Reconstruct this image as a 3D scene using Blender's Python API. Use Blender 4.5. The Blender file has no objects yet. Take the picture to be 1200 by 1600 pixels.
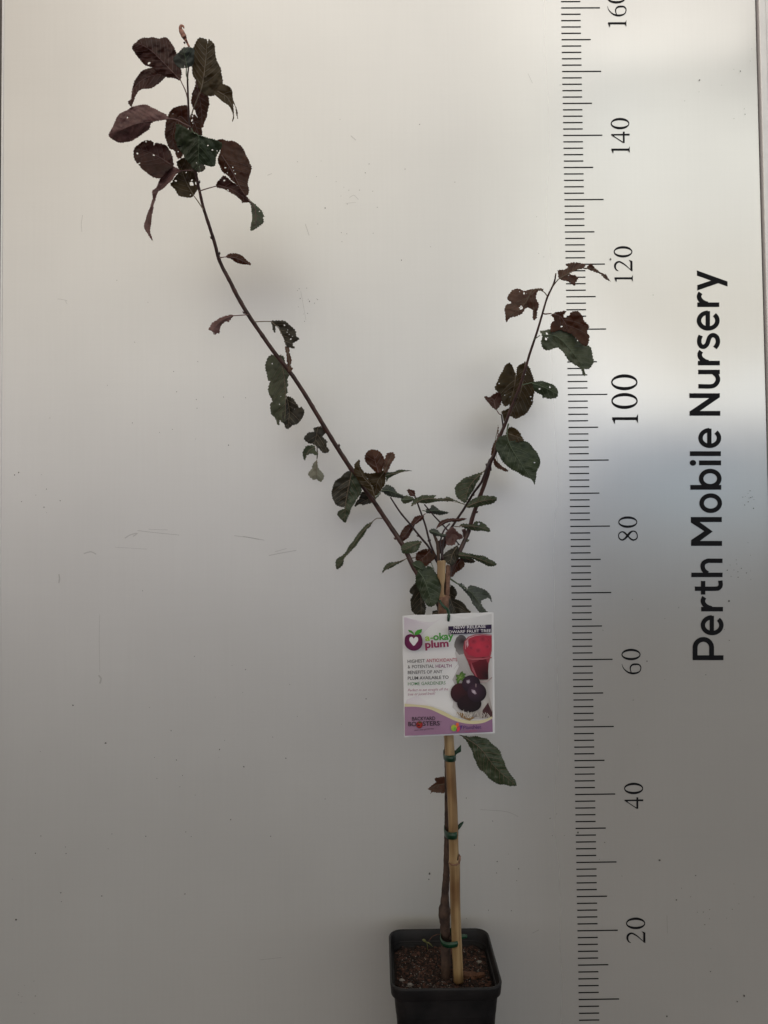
import bpy, bmesh, math, random
import numpy as np
from mathutils import Vector, Matrix
from mathutils import noise as mn
from mathutils.geometry import delaunay_2d_cdt
random.seed(7)
S = bpy.context.scene
COL = S.collection

# ------------------------------------------------------------------ camera
F = 1155.0; W_, H_ = 1200.0, 1600.0
CAM = Vector((-0.2907, -1.1136, 0.7899))
PIT, YAW, ROL = 0.0311057, 0.0087729, -0.0099314
def _rot():
    cy, sy = math.cos(YAW), math.sin(YAW); cp, sp = math.cos(PIT), math.sin(PIT); cr, sr = math.cos(ROL), math.sin(ROL)
    Y = Matrix(((cy, -sy, 0), (sy, cy, 0), (0, 0, 1)))
    P = Matrix(((1, 0, 0), (0, cp, sp), (0, -sp, cp)))
    Q = Matrix(((cr, 0, sr), (0, 1, 0), (-sr, 0, cr)))
    return Q @ P @ Y
RM = _rot(); RT = RM.transposed()
cam = bpy.data.cameras.new('camera'); camo = bpy.data.objects.new('camera', cam); COL.objects.link(camo)
right, fwd, up = RT @ Vector((1, 0, 0)), RT @ Vector((0, 1, 0)), RT @ Vector((0, 0, 1))
m = Matrix.Identity(4)
for i in range(3):
    m[i][0], m[i][1], m[i][2], m[i][3] = right[i], up[i], -fwd[i], CAM[i]
camo.matrix_world = m
cam.sensor_fit = 'VERTICAL'; cam.sensor_height = 36.0; cam.lens = 36.0 * F / H_
cam.clip_start = 0.02; cam.clip_end = 100
S.camera = camo
def PX(px, py, d):
    """the point at depth d (m in front of the board) seen at photo position px, py"""
    r = RT @ Vector(((px - 600) / F, 1, (800 - py) / F))
    return CAM + r * ((1.1136 - d) / r.y)

S.view_settings.view_transform = 'Standard'; S.view_settings.look = 'None'
S.view_settings.exposure = 0; S.view_settings.gamma = 1; S.view_settings.use_curve_mapping = False

def lin(c, a=1):
    o = []
    for v in c:
        v = v / 255.0
        o.append(v / 12.92 if v <= .04045 else ((v + .055) / 1.055) ** 2.4)
    return (*o, a)

# ------------------------------------------------------------------ world: painted stand-in surroundings; their tones give the board its reflections and shading
wd = bpy.data.worlds.new('World'); S.world = wd; wd.use_nodes = True
N, L = wd.node_tree.nodes, wd.node_tree.links; N.clear()
def mth(op, a, b=None, c=None, clamp=False):
    n = N.new('ShaderNodeMath'); n.operation = op; n.use_clamp = clamp
    for i, v in enumerate((a, b, c)):
        if v is None: continue
        if isinstance(v, (int, float)): n.inputs[i].default_value = v
        else: L.new(v, n.inputs[i])
    return n.outputs[0]
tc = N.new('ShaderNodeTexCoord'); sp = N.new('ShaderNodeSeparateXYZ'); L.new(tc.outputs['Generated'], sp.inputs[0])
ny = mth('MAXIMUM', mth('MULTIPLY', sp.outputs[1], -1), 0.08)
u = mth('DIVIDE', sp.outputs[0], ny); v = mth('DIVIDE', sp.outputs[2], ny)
def ramp(fac, pts):
    n = N.new('ShaderNodeValToRGB'); L.new(fac, n.inputs[0]); e = n.color_ramp.elements
    while len(e) > 1: e.remove(e[0])
    for i, (p, c) in enumerate(pts):
        el = e[0] if i == 0 else e.new(p)
        el.position = p; el.color = (*c, 1)
    return n.outputs[0]
def mix(f, a, b):
    n = N.new('ShaderNodeMix'); n.data_type = 'RGBA'; n.blend_type = 'MIX'
    if isinstance(f, (int, float)): n.inputs[0].default_value = f
    else: L.new(f, n.inputs[0])
    for i, x in ((6, a), (7, b)):
        if isinstance(x, tuple): n.inputs[i].default_value = (*x, 1)
        else: L.new(x, n.inputs[i])
    return n.outputs[2]
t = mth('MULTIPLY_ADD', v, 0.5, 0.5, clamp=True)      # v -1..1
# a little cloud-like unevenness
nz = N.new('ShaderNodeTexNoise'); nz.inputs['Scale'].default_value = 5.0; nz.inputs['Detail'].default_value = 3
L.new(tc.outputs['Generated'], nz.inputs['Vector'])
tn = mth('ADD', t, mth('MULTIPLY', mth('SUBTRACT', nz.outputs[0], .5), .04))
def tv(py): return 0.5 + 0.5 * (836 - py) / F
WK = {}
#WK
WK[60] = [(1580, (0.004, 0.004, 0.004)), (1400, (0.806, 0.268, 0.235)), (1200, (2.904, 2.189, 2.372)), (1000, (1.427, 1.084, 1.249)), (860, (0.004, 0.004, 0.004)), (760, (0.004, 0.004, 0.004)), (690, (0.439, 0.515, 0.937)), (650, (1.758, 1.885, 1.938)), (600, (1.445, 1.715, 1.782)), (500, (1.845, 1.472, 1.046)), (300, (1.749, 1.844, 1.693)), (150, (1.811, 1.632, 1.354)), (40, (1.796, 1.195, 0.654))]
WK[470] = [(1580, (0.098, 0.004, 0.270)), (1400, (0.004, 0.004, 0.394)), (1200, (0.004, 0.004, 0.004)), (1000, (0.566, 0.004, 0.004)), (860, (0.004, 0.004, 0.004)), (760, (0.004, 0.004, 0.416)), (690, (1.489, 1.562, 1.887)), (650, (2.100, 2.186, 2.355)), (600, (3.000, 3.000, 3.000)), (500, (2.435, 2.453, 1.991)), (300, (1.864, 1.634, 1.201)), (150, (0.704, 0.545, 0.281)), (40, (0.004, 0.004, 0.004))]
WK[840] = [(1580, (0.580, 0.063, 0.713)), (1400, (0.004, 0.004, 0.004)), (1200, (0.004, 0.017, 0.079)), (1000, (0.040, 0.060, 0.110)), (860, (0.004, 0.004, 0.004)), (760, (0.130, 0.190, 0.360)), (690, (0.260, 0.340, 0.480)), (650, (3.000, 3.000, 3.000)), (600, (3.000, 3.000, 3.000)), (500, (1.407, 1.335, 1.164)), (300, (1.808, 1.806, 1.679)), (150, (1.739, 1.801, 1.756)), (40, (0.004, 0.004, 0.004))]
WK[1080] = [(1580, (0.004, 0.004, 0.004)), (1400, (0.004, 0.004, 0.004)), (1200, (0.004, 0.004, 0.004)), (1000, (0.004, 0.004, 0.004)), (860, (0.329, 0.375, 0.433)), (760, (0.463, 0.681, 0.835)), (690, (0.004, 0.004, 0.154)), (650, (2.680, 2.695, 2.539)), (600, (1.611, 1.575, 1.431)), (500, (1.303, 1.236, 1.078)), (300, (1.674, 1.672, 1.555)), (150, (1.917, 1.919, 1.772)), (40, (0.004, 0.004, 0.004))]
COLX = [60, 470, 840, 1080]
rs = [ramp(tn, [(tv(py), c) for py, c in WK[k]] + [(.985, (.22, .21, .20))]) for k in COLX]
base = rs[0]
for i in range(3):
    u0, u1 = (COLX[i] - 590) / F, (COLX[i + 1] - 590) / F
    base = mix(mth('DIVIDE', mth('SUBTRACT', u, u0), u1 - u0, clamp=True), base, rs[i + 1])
def blob(px, py, rx, ry, col, k, prev):  # soft patch painted into the world to tint the board's reflection
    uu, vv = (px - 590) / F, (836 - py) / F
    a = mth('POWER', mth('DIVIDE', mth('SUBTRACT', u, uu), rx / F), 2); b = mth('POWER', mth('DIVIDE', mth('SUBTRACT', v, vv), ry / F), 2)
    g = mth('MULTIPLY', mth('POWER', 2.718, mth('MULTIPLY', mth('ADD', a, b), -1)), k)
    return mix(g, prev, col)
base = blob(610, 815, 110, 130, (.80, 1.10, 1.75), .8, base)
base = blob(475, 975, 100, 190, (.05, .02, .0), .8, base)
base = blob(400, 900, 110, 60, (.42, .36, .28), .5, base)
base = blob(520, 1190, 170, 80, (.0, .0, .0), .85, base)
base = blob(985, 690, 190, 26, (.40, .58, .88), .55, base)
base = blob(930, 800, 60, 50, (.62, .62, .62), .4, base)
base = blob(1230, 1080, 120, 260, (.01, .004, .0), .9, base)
base = blob(1208, 606, 40, 16, (2.6, 2.9, 3.3), .9, base)  # painted glint for the board's right edge
base = blob(560, 1600, 90, 130, (.02, .012, .004), .9, base)  # dark patch painted for the brown shade left of the pot
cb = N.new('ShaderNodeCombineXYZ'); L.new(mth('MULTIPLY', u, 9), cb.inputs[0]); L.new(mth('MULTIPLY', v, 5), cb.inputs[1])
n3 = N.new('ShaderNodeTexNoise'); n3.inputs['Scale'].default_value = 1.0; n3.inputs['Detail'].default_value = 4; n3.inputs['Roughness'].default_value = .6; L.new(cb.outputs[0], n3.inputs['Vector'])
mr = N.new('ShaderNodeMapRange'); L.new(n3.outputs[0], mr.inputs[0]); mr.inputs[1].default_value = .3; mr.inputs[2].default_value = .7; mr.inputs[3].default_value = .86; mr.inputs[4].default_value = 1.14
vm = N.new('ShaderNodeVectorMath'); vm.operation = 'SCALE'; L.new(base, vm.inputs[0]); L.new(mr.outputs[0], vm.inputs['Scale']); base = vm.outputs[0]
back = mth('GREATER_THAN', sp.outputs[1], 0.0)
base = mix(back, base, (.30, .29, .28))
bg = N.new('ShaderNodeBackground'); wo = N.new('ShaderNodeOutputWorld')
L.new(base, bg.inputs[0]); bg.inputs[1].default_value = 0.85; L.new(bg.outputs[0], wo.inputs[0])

def area(name, loc, target, size, power, col):
    l = bpy.data.lights.new(name, 'AREA'); l.shape = 'RECTANGLE'; l.size, l.size_y = size; l.energy = power; l.color = col
    o = bpy.data.objects.new(name, l); COL.objects.link(o); o.location = loc
    o.rotation_euler = (Vector(target) - Vector(loc)).to_track_quat('-Z', 'Y').to_euler(); return o
area('top_fill_lamp', (-.15, -0.85, 2.5), (-0.25, 0, 1.15), (2.0, 0.9), 7.2, (1, .95, .87))  # unseen area lamp, added to brighten the board's upper part
area('side_fill_lamp', (2.5, -1.5, 0.55), (-0.3, 0, 0.30), (0.8, 0.8), 4.5, (.84, .92, 1.0))  # unseen lamp added at the right; throws the pot's soft shadow leftwards

# ------------------------------------------------------------------ helpers
MATS = {}
def newmat(name):
    m = bpy.data.materials.new(name); m.use_nodes = True
    nt = m.node_tree; b = nt.nodes['Principled BSDF']; MATS[name] = m
    return m, nt, b
def plain(name, col, rough=.5, metal=0, noise=0.0, scale=60, col2=None, bump=0, spec=.5):
    m, nt, b = newmat(name)
    b.inputs['Base Color'].default_value = (*col, 1); b.inputs['Roughness'].default_value = rough
    b.inputs['Metallic'].default_value = metal; b.inputs['Specular IOR Level'].default_value = spec
    if noise or col2:
        tcn = nt.nodes.new('ShaderNodeTexCoord'); nn = nt.nodes.new('ShaderNodeTexNoise')
        nn.inputs['Scale'].default_value = scale; nn.inputs['Detail'].default_value = 5; nn.inputs['Roughness'].default_value = .65
        nt.links.new(tcn.outputs['Object'], nn.inputs['Vector'])
        r = nt.nodes.new('ShaderNodeValToRGB'); nt.links.new(nn.outputs[0], r.inputs[0])
        c2 = col2 or tuple(x * (1 - noise) for x in col)
        r.color_ramp.elements[0].position = .35; r.color_ramp.elements[1].position = .65
        r.color_ramp.elements[0].color = (*c2, 1); r.color_ramp.elements[1].color = (*col, 1)
        nt.links.new(r.outputs[0], b.inputs['Base Color'])
        if bump:
            bp = nt.nodes.new('ShaderNodeBump'); bp.inputs['Strength'].default_value = bump; bp.inputs['Distance'].default_value = .001
            nt.links.new(nn.outputs[0], bp.inputs['Height']); nt.links.new(bp.outputs[0], b.inputs['Normal'])
    return m

def mesh_obj(name, verts, faces, mat, parent=None, smooth=True, mats=None, fmat=None):
    me = bpy.data.meshes.new(name); me.from_pydata([tuple(q) for q in verts], [], [tuple(f) for f in faces])
    for mm in (mats or [mat]): me.materials.append(mm)
    if fmat: me.polygons.foreach_set('material_index', fmat)
    if smooth: me.polygons.foreach_set('use_smooth', [True] * len(me.polygons))
    me.update()
    o = bpy.data.objects.new(name, me); COL.objects.link(o)
    if parent: o.parent = parent; o.matrix_parent_inverse = parent.matrix_world.inverted()
    return o
def empty(name, loc):
    o = bpy.data.objects.new(name, None); COL.objects.link(o); o.location = loc; o.empty_display_size = .05
    o.matrix_world = Matrix.Translation(loc); return o
def tag(o, label=None, cat=None, group=None, kind=None):
    for k, x in (('label', label), ('category', cat), ('group', group), ('kind', kind)):
        if x: o[k] = x
    return o
def cr(pts, step):
    """Catmull-Rom through n-D points, sampled about every step"""
    P = [np.array(p, float) for p in pts]; out = []
    Q = [2 * P[0] - P[1]] + P + [2 * P[-1] - P[-2]]
    for i in range(1, len(Q) - 2):
        a, b, c, d = Q[i - 1], Q[i], Q[i + 1], Q[i + 2]; n = max(1, int(np.linalg.norm(c - b) / step))
        for k in range(n):
            t = k / n; out.append(.5 * ((2 * b) + (c - a) * t + (2 * a - 5 * b + 4 * c - d) * t * t + (3 * b - a - 3 * c + d) * t ** 3))
    out.append(P[-1]); return out
def tube_geo(path, radii, seg=8, V=None, Fc=None, cap=True, jit=0):
    V = [] if V is None else V; Fc = [] if Fc is None else Fc; b0 = len(V); n = len(path)
    path = [Vector(p) for p in path]
    ref = Vector((0, 1, 0))
    for i, p in enumerate(path):
        tg = (path[min(i + 1, n - 1)] - path[max(i - 1, 0)]).normalized()
        a = ref - tg * ref.dot(tg)
        if a.length < 1e-4: a = Vector((1, 0, 0)) - tg * tg.x
        a.normalize(); b = tg.cross(a)
        for k in range(seg):
            th = 2 * math.pi * k / seg; r = radii[i] * (1 + random.uniform(-jit, jit))
            V.append(p + a * (r * math.cos(th)) + b * (r * math.sin(th)))
    for i in range(n - 1):
        for k in range(seg):
            k2 = (k + 1) % seg
            Fc.append((b0 + i * seg + k, b0 + i * seg + k2, b0 + (i + 1) * seg + k2, b0 + (i + 1) * seg + k))
    if cap:
        Fc.append([b0 + k for k in range(seg)][::-1]); Fc.append([b0 + (n - 1) * seg + k for k in range(seg)])
    return V, Fc
tree_ref = [0]
def lean(py):
    """the crown leans out from the board as it rises"""
    return .21 * max(0, min(1, (820 - py) / 700))
def stem(name, pts, mat, parent, seg=10, step=6, jit=.05, buds=0):
    """pts: (px, py, depth, width_px) in photo pixels"""
    s = cr([(a, b, (c + (lean(b) if parent is tree_ref[0] else 0)) * 1000, w) for a, b, c, w in pts], step)
    path = [PX(q[0], q[1], q[2] / 1000) for q in s]
    kn = 1.1 if name in ('branch', 'twig') else 1.0
    rad = [kn * (1 + (.10 * max(0, math.sin(i * 1.7)) ** 6 if kn > 1 else 0)) * max(q[3], .5) / 2 * (1.1136 - q[2] / 1000) / F for i, q in enumerate(s)]
    V, Fc = tube_geo(path, rad, seg, jit=jit)
    for k in range(buds):
        i = random.randrange(2, len(path) - 2); tg = (path[i + 1] - path[i - 1]).normalized(); sd = random.choice((-1, 1))
        nrm = (tg.cross(Vector((0, 1, 0))).normalized() * sd + Vector((0, random.uniform(-.6, .3), 0))).normalized()
        tube_geo([path[i] + nrm * rad[i] * .5, path[i] + nrm * rad[i] * 1.35 + tg * .001, path[i] + nrm * rad[i] * 1.6 + tg * .003], [rad[i] * .7, rad[i] * .55, rad[i] * .1], 6, V, Fc)
    return mesh_obj(name, V, Fc, mat, parent)
def inpoly(P, poly):
    x, y = P[:, 0], P[:, 1]; r = np.zeros(len(P), bool); n = len(poly); j = n - 1
    for i in range(n):
        xi, yi = poly[i]; xj, yj = poly[j]
        c = ((yi > y) != (yj > y)) & (x < (xj - xi) * (y - yi) / ((yj - yi) or 1e-9) + xi); r ^= c; j = i
    return r
def cdt(loops, inner=None, holes=()):
    """triangulate 2-D loops[0] minus holes, with optional interior points"""
    vs = []; ed = []
    for lp in loops:
        b = len(vs); vs += [Vector((float(p[0]), float(p[1]))) for p in lp]; ed += [(b + i, b + (i + 1) % len(lp)) for i in range(len(lp))]
    if inner is not None: vs += [Vector((float(p[0]), float(p[1]))) for p in inner]
    r = delaunay_2d_cdt(vs, ed, [], 0, 1e-5); ov = np.array([(q.x, q.y) for q in r[0]]); tri = [f for f in r[2] if len(f) == 3]
    c = np.array([ov[list(f)].mean(0) for f in tri]); ok = inpoly(c, loops[0])
    for h in loops[1:]: ok &= ~inpoly(c, h)
    tri = [f for f, k in zip(tri, ok) if k]
    used = sorted({i for f in tri for i in f}); mp = {i: k for k, i in enumerate(used)}
    return ov[used], [tuple(mp[i] for i in f) for f in tri]
def orient(verts, faces):
    """all faces towards the camera side (-Y)"""
    out = []
    for f in faces:
        a, b, c = (Vector(verts[i]) for i in f[:3])
        n = (b - a).cross(c - a); out.append(tuple(f) if n.y < 0 else tuple(reversed(f)))
    return out
def flat_px(name, loops_list, d, mat, parent, thick=0):
    """flat shapes on the plane at depth d from photo-pixel outlines"""
    V, Fc = [], []
    for loops in loops_list:
        p, f = cdt(loops); b = len(V); V += [PX(x, y, d) for x, y in p]; Fc += [tuple(b + i for i in q) for q in f]
    o = mesh_obj(name, V, orient(V, Fc), mat, parent, smooth=False)
    if thick:
        md = o.modifiers.new('thickness', 'SOLIDIFY'); md.thickness = thick; md.offset = -1
    return o
def stroke(path, w, step=1.5, smooth=True):
    """outline of a stroked path; w is a width or the 3rd value of each point"""
    pts = [(p[0], p[1], p[2] if len(p) > 2 else w) for p in path]
    s = cr(pts, step) if smooth else [np.array(p, float) for p in pts]
    Lf, Rt = [], []
    for i, q in enumerate(s):
        a = s[max(i - 1, 0)]; b = s[min(i + 1, len(s) - 1)]; tx, ty = b[0] - a[0], b[1] - a[1]; l = math.hypot(tx, ty) or 1
        nx, ny_ = -ty / l * q[2] / 2, tx / l * q[2] / 2; Lf.append((q[0] + nx, q[1] + ny_)); Rt.append((q[0] - nx, q[1] - ny_))
    return Lf, Rt
def strip_geo(path, w, d, V, Fc, conv, step=1.5, smooth=True):
    Lf, Rt = stroke(path, w, step, smooth); b = len(V); n = len(Lf)
    V += [PX(*conv(p), d) for p in Lf] + [PX(*conv(p), d) for p in Rt]
    Fc += [(b + i, b + i + 1, b + n + i + 1, b + n + i) for i in range(n - 1)]
def ell(cx, cy, rx, ry, n=40, a0=0, a1=360):
    return [(cx + rx * math.cos(math.radians(a0 + (a1 - a0) * k / n)), cy + ry * math.sin(math.radians(a0 + (a1 - a0) * k / n))) for k in range(n + (0 if a1 - a0 == 360 else 1))]

# ------------------------------------------------------------------ materials
def board_mat():
    m, nt, b = newmat('satin_board'); n, l = nt.nodes, nt.links
    b.inputs['Metallic'].default_value = .57; b.inputs['Roughness'].default_value = .33
    tcn = n.new('ShaderNodeTexCoord')
    def noise(scale, det, vec=None, rough=.5):
        k = n.new('ShaderNodeTexNoise'); k.inputs['Scale'].default_value = scale; k.inputs['Detail'].default_value = det; k.inputs['Roughness'].default_value = rough
        l.new(vec or tcn.outputs['Object'], k.inputs['Vector']); return k.outputs[0]
    def rr(x, a, c0, bb, c1):
        r = n.new('ShaderNodeMapRange'); l.new(x, r.inputs[0]); r.inputs[1].default_value = a; r.inputs[2].default_value = bb; r.inputs[3].default_value = c0; r.inputs[4].default_value = c1; return r.outputs[0]
    def mu(a, c):
        k = n.new('ShaderNodeMath'); k.operation = 'MULTIPLY'; l.new(a, k.inputs[0]); l.new(c, k.inputs[1]); return k.outputs[0]
    smudge = rr(noise(5, 5), .2, .93, .8, 1.0)
    mp = n.new('ShaderNodeMapping'); mp.inputs['Scale'].default_value = (260, 260, 6); l.new(tcn.outputs['Object'], mp.inputs[0])
    brush = rr(noise(1, 3, mp.outputs[0]), .3, .985, .7, 1.0)
    mp2 = n.new('ShaderNodeMapping'); mp2.inputs['Scale'].default_value = (8, 8, 300); l.new(tcn.outputs['Object'], mp2.inputs[0])
    brush2 = rr(noise(1, 3, mp2.outputs[0]), .3, .99, .7, 1.0)
    tot = mu(mu(smudge, brush), brush2)
    c = n.new('ShaderNodeMix'); c.data_type = 'RGBA'; l.new(tot, c.inputs[0]); c.inputs[6].default_value = (0, 0, 0, 1); c.inputs[7].default_value = (.72, .715, .70, 1)
    l.new(c.outputs[2], b.inputs['Base Color'])
    sx = n.new('ShaderNodeSeparateXYZ'); l.new(tcn.outputs['Object'], sx.inputs[0])
    left_rough = n.new('ShaderNodeMapRange'); left_rough.interpolation_type = 'SMOOTHSTEP'; l.new(sx.outputs[0], left_rough.inputs[0])      # rougher to the left, added to blur the plant's mirror image there
    for i_, v_ in enumerate((-.20, .10, .29, 0.0)): left_rough.inputs[i_ + 1].default_value = v_
    ad = n.new('ShaderNodeMath'); ad.operation = 'ADD'; l.new(rr(noise(4, 4), .2, .145, .8, .185), ad.inputs[0]); l.new(left_rough.outputs[0], ad.inputs[1]); l.new(ad.outputs[0], b.inputs['Roughness'])
    bp = n.new('ShaderNodeBump'); bp.inputs['Strength'].default_value = .10; bp.inputs['Distance'].default_value = .002; l.new(noise(7, 2), bp.inputs['Height']); l.new(bp.outputs[0], b.inputs['Normal'])
    return m
M_board = board_mat()
M_ink = plain('black_vinyl', (.008, .008, .010), .5, noise=.3, scale=80, spec=.12)
M_alu = plain('aluminium_trim', (.86, .85, .84), .4, .25, noise=.08, scale=30)
M_gap = plain('dark_gap', (.03, .026, .025), .7)
M_brown = plain('brown_trim', (.16, .13, .115), .5, noise=.25, scale=25)
M_concrete = plain('concrete_floor', (.128, .098, .090), .85, noise=.4, scale=14, bump=.3)
def leaf_mat(name, a, b_, rough=.42, trans=.12, under=None):
    m, nt, b = newmat(name); n, l = nt.nodes, nt.links
    tcn = n.new('ShaderNodeTexCoord'); nn = n.new('ShaderNodeTexNoise'); nn.inputs['Scale'].default_value = 45; nn.inputs['Detail'].default_value = 6; nn.inputs['Roughness'].default_value = .7
    oi = n.new('ShaderNodeObjectInfo'); av = n.new('ShaderNodeVectorMath'); av.operation = 'ADD'; l.new(tcn.outputs['Object'], av.inputs[0]); l.new(oi.outputs['Random'], av.inputs[1]); l.new(av.outputs[0], nn.inputs['Vector'])
    r = n.new('ShaderNodeValToRGB'); l.new(nn.outputs[0], r.inputs[0]); r.color_ramp.elements[0].position = .36; r.color_ramp.elements[1].position = .66
    r.color_ramp.elements[0].color = (*a, 1); r.color_ramp.elements[1].color = (*b_, 1)
    l.new(r.outputs[0], b.inputs['Base Color']); b.inputs['Roughness'].default_value = rough; b.inputs['Specular IOR Level'].default_value = .32
    n2 = n.new('ShaderNodeTexNoise'); n2.inputs['Scale'].default_value = 260; n2.inputs['Detail'].default_value = 3; l.new(tcn.outputs['Object'], n2.inputs['Vector'])
    bp = n.new('ShaderNodeBump'); bp.inputs['Strength'].default_value = .35; bp.inputs['Distance'].default_value = .0008; l.new(n2.outputs[0], bp.inputs['Height']); l.new(bp.outputs[0], b.inputs['Normal'])
    tr = n.new('ShaderNodeBsdfTranslucent'); mxv = max(b_); tr.inputs[0].default_value = (*(min(1, 2.6 * mxv * (x / mxv) ** 1.6) for x in b_), 1)
    ms = n.new('ShaderNodeMixShader'); ms.inputs[0].default_value = trans; out = n['Material Output']
    l.new(b.outputs[0], ms.inputs[1]); l.new(tr.outputs[0], ms.inputs[2]); l.new(ms.outputs[0], out.inputs[0]); return m
LM = {
 'g': leaf_mat('leaf_green', (.024, .036, .017), (.056, .074, .040)),
 'f': leaf_mat('leaf_fresh_green', (.048, .060, .032), (.108, .122, .078)),
 't': leaf_mat('leaf_blue_green', (.044, .054, .044), (.085, .096, .082)),
 's': leaf_mat('leaf_grey_green', (.031, .044, .022), (.070, .088, .050)),
 'b': leaf_mat('leaf_olive_brown', (.042, .030, .010), (.074, .050, .019), trans=.36),
 'p': leaf_mat('leaf_purple', (.040, .018, .012), (.092, .040, .030), trans=.36),
 'k': leaf_mat('leaf_pink_purple', (.075, .036, .032), (.24, .135, .125)),
 'd': leaf_mat('leaf_dark', (.020, .019, .012), (.046, .040, .026)),
 'r': leaf_mat('leaf_red_brown', (.046, .018, .008), (.10, .040, .020), trans=.38),
 'w': leaf_mat('leaf_dry_grey', (.16, .165, .12), (.24, .24, .19)),
 'o': leaf_mat('leaf_dry_brown', (.055, .030, .020), (.16, .095, .068), trans=.36)}
M_vein = plain('leaf_vein', (.17, .13, .085), .5)
M_veinp = plain('leaf_vein_purple', (.16, .085, .075), .5)
M_veing = plain('leaf_vein_green', (.12, .16, .095), .5)
M_bark = plain('plum_bark', (.085, .038, .030), .40, col2=(.026, .011, .009), scale=90, bump=.7)
M_twig = plain('young_twig_bark', (.050, .024, .024), .4, col2=(.022, .011, .012), scale=90, bump=.3)
M_trunk = plain('trunk_bark', (.085, .050, .036), .8, col2=(.022, .012, .009), scale=75, bump=.9)
def bamboo():
    m, nt, b = newmat('bamboo'); n, l = nt.nodes, nt.links
    tcn = n.new('ShaderNodeTexCoord'); mp = n.new('ShaderNodeMapping'); mp.inputs['Scale'].default_value = (220, 220, 9); l.new(tcn.outputs['Object'], mp.inputs[0])
    nn = n.new('ShaderNodeTexNoise'); nn.inputs['Scale'].default_value = 1; nn.inputs['Detail'].default_value = 5; l.new(mp.outputs[0], nn.inputs['Vector'])
    n2 = n.new('ShaderNodeTexNoise'); n2.inputs['Scale'].default_value = 14; n2.inputs['Detail'].default_value = 3; l.new(tcn.outputs['Object'], n2.inputs['Vector'])
    r = n.new('ShaderNodeValToRGB'); l.new(nn.outputs[0], r.inputs[0]); r.color_ramp.elements[0].color = (.22, .14, .065, 1); r.color_ramp.elements[1].color = (.42, .295, .155, 1); r.color_ramp.elements[0].position = .3; r.color_ramp.elements[1].position = .65
    mx = n.new('ShaderNodeMix'); mx.data_type = 'RGBA'; mx.blend_type = 'MULTIPLY'; mx.inputs[0].default_value = 1
    r2 = n.new('ShaderNodeValToRGB'); l.new(n2.outputs[0], r2.inputs[0]); r2.color_ramp.elements[0].color = (.52, .42, .36, 1); r2.color_ramp.elements[0].position = .35; r2.color_ramp.elements[1].position = .6
    l.new(r.outputs[0], mx.inputs[6]); l.new(r2.outputs[0], mx.inputs[7]); l.new(mx.outputs[2], b.inputs['Base Color']); b.inputs['Roughness'].default_value = .38; return m
M_bam = bamboo()
M_split = plain('split_cane_wood', (.24, .13, .085), .75, col2=(.09, .038, .022), scale=120, bump=.6)
M_tie = plain('green_tie', (.006, .048, .022), .35, noise=.4, scale=120)
M_pot = plain('black_pot_plastic', (.018, .016, .017), .5, col2=(.006, .006, .007), scale=22, bump=.15, spec=.25)
M_soil = plain('potting_soil', (.026, .013, .009), .9, col2=(.007, .004, .003), scale=170, bump=1)
M_barkc = plain('bark_crumb', (.10, .042, .026), .85, col2=(.022, .010, .007), scale=120)
M_perl = plain('perlite_crumb', (.30, .275, .25), .8, noise=.3, scale=200)
M_chip = plain('bark_chip', (.13, .055, .028), .8, col2=(.07, .03, .015), scale=150, bump=.8)
M_spr = plain('sprout', (.17, .17, .06), .5, noise=.3, scale=150)

# ------------------------------------------------------------------ the setting
g = mesh_obj('ground', [(-6, -6, 0), (6, -6, 0), (6, 6, 0), (-6, 6, 0)], [(0, 1, 2, 3)], M_concrete, smooth=False); tag(g, kind='structure')

board = empty('measuring_board', (-.27, 0, 0))
tag(board, 'tall satin off-white height board with black ruler scale and lettering up its right side', 'board')
def box(name, x0, x1, y0, y1, z0, z1, mat, parent, bev=0):
    bm = bmesh.new(); bmesh.ops.create_cube(bm, size=1)
    for q in bm.verts: q.co = Vector(((x0 + x1) / 2 + q.co.x * (x1 - x0), (y0 + y1) / 2 + q.co.y * (y1 - y0), (z0 + z1) / 2 + q.co.z * (z1 - z0)))
    if bev: bmesh.ops.bevel(bm, geom=bm.edges[:], offset=bev, segments=2, affect='EDGES', profile=.5)
    me = bpy.data.meshes.new(name); bm.to_mesh(me); bm.free(); me.materials.append(mat)
    o = bpy.data.objects.new(name, me); COL.objects.link(o)
    if parent: o.parent = parent; o.matrix_parent_inverse = parent.matrix_world.inverted()
    return o
box('panel', -.8555, .3010, 0, .012, .0, 2.05, M_board, board)
box('edge_groove', .3010, .3038, .004, .012, 0, 2.05, M_gap, board)
box('edge_trim', .3038, .3148, -.006, .012, 0, 2.05, M_alu, board, .0012)
box('edge_trim', .3156, .3400, -.004, .012, 0, 2.05, M_alu, board, .0008)
box('edge_trim', -.8590, -.8557, -.0008, .012, 0, 2.05, M_alu, board, .0006)
box('side_post', -.930, -.8594, -.004, .03, 0, 2.05, M_brown, board, .002)

# ruler scale
V, Fc = [], []
def rect(x0, x1, z0, z1, y):
    b = len(V); V.extend([(x0, y, z0), (x1, y, z0), (x1, y, z1), (x0, y, z1)]); Fc.append((b, b + 1, b + 2, b + 3))
for k in range(1, 172):
    ln = .060 if k % 10 == 0 else (.045 if k % 5 == 0 else .0300)
    rect(0 + random.uniform(-.0002, .0002), ln, k * .01 - .0009, k * .01 + .0009, -.0004)
mesh_obj('ruler_scale', V, Fc, M_ink, board, smooth=False)

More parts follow.
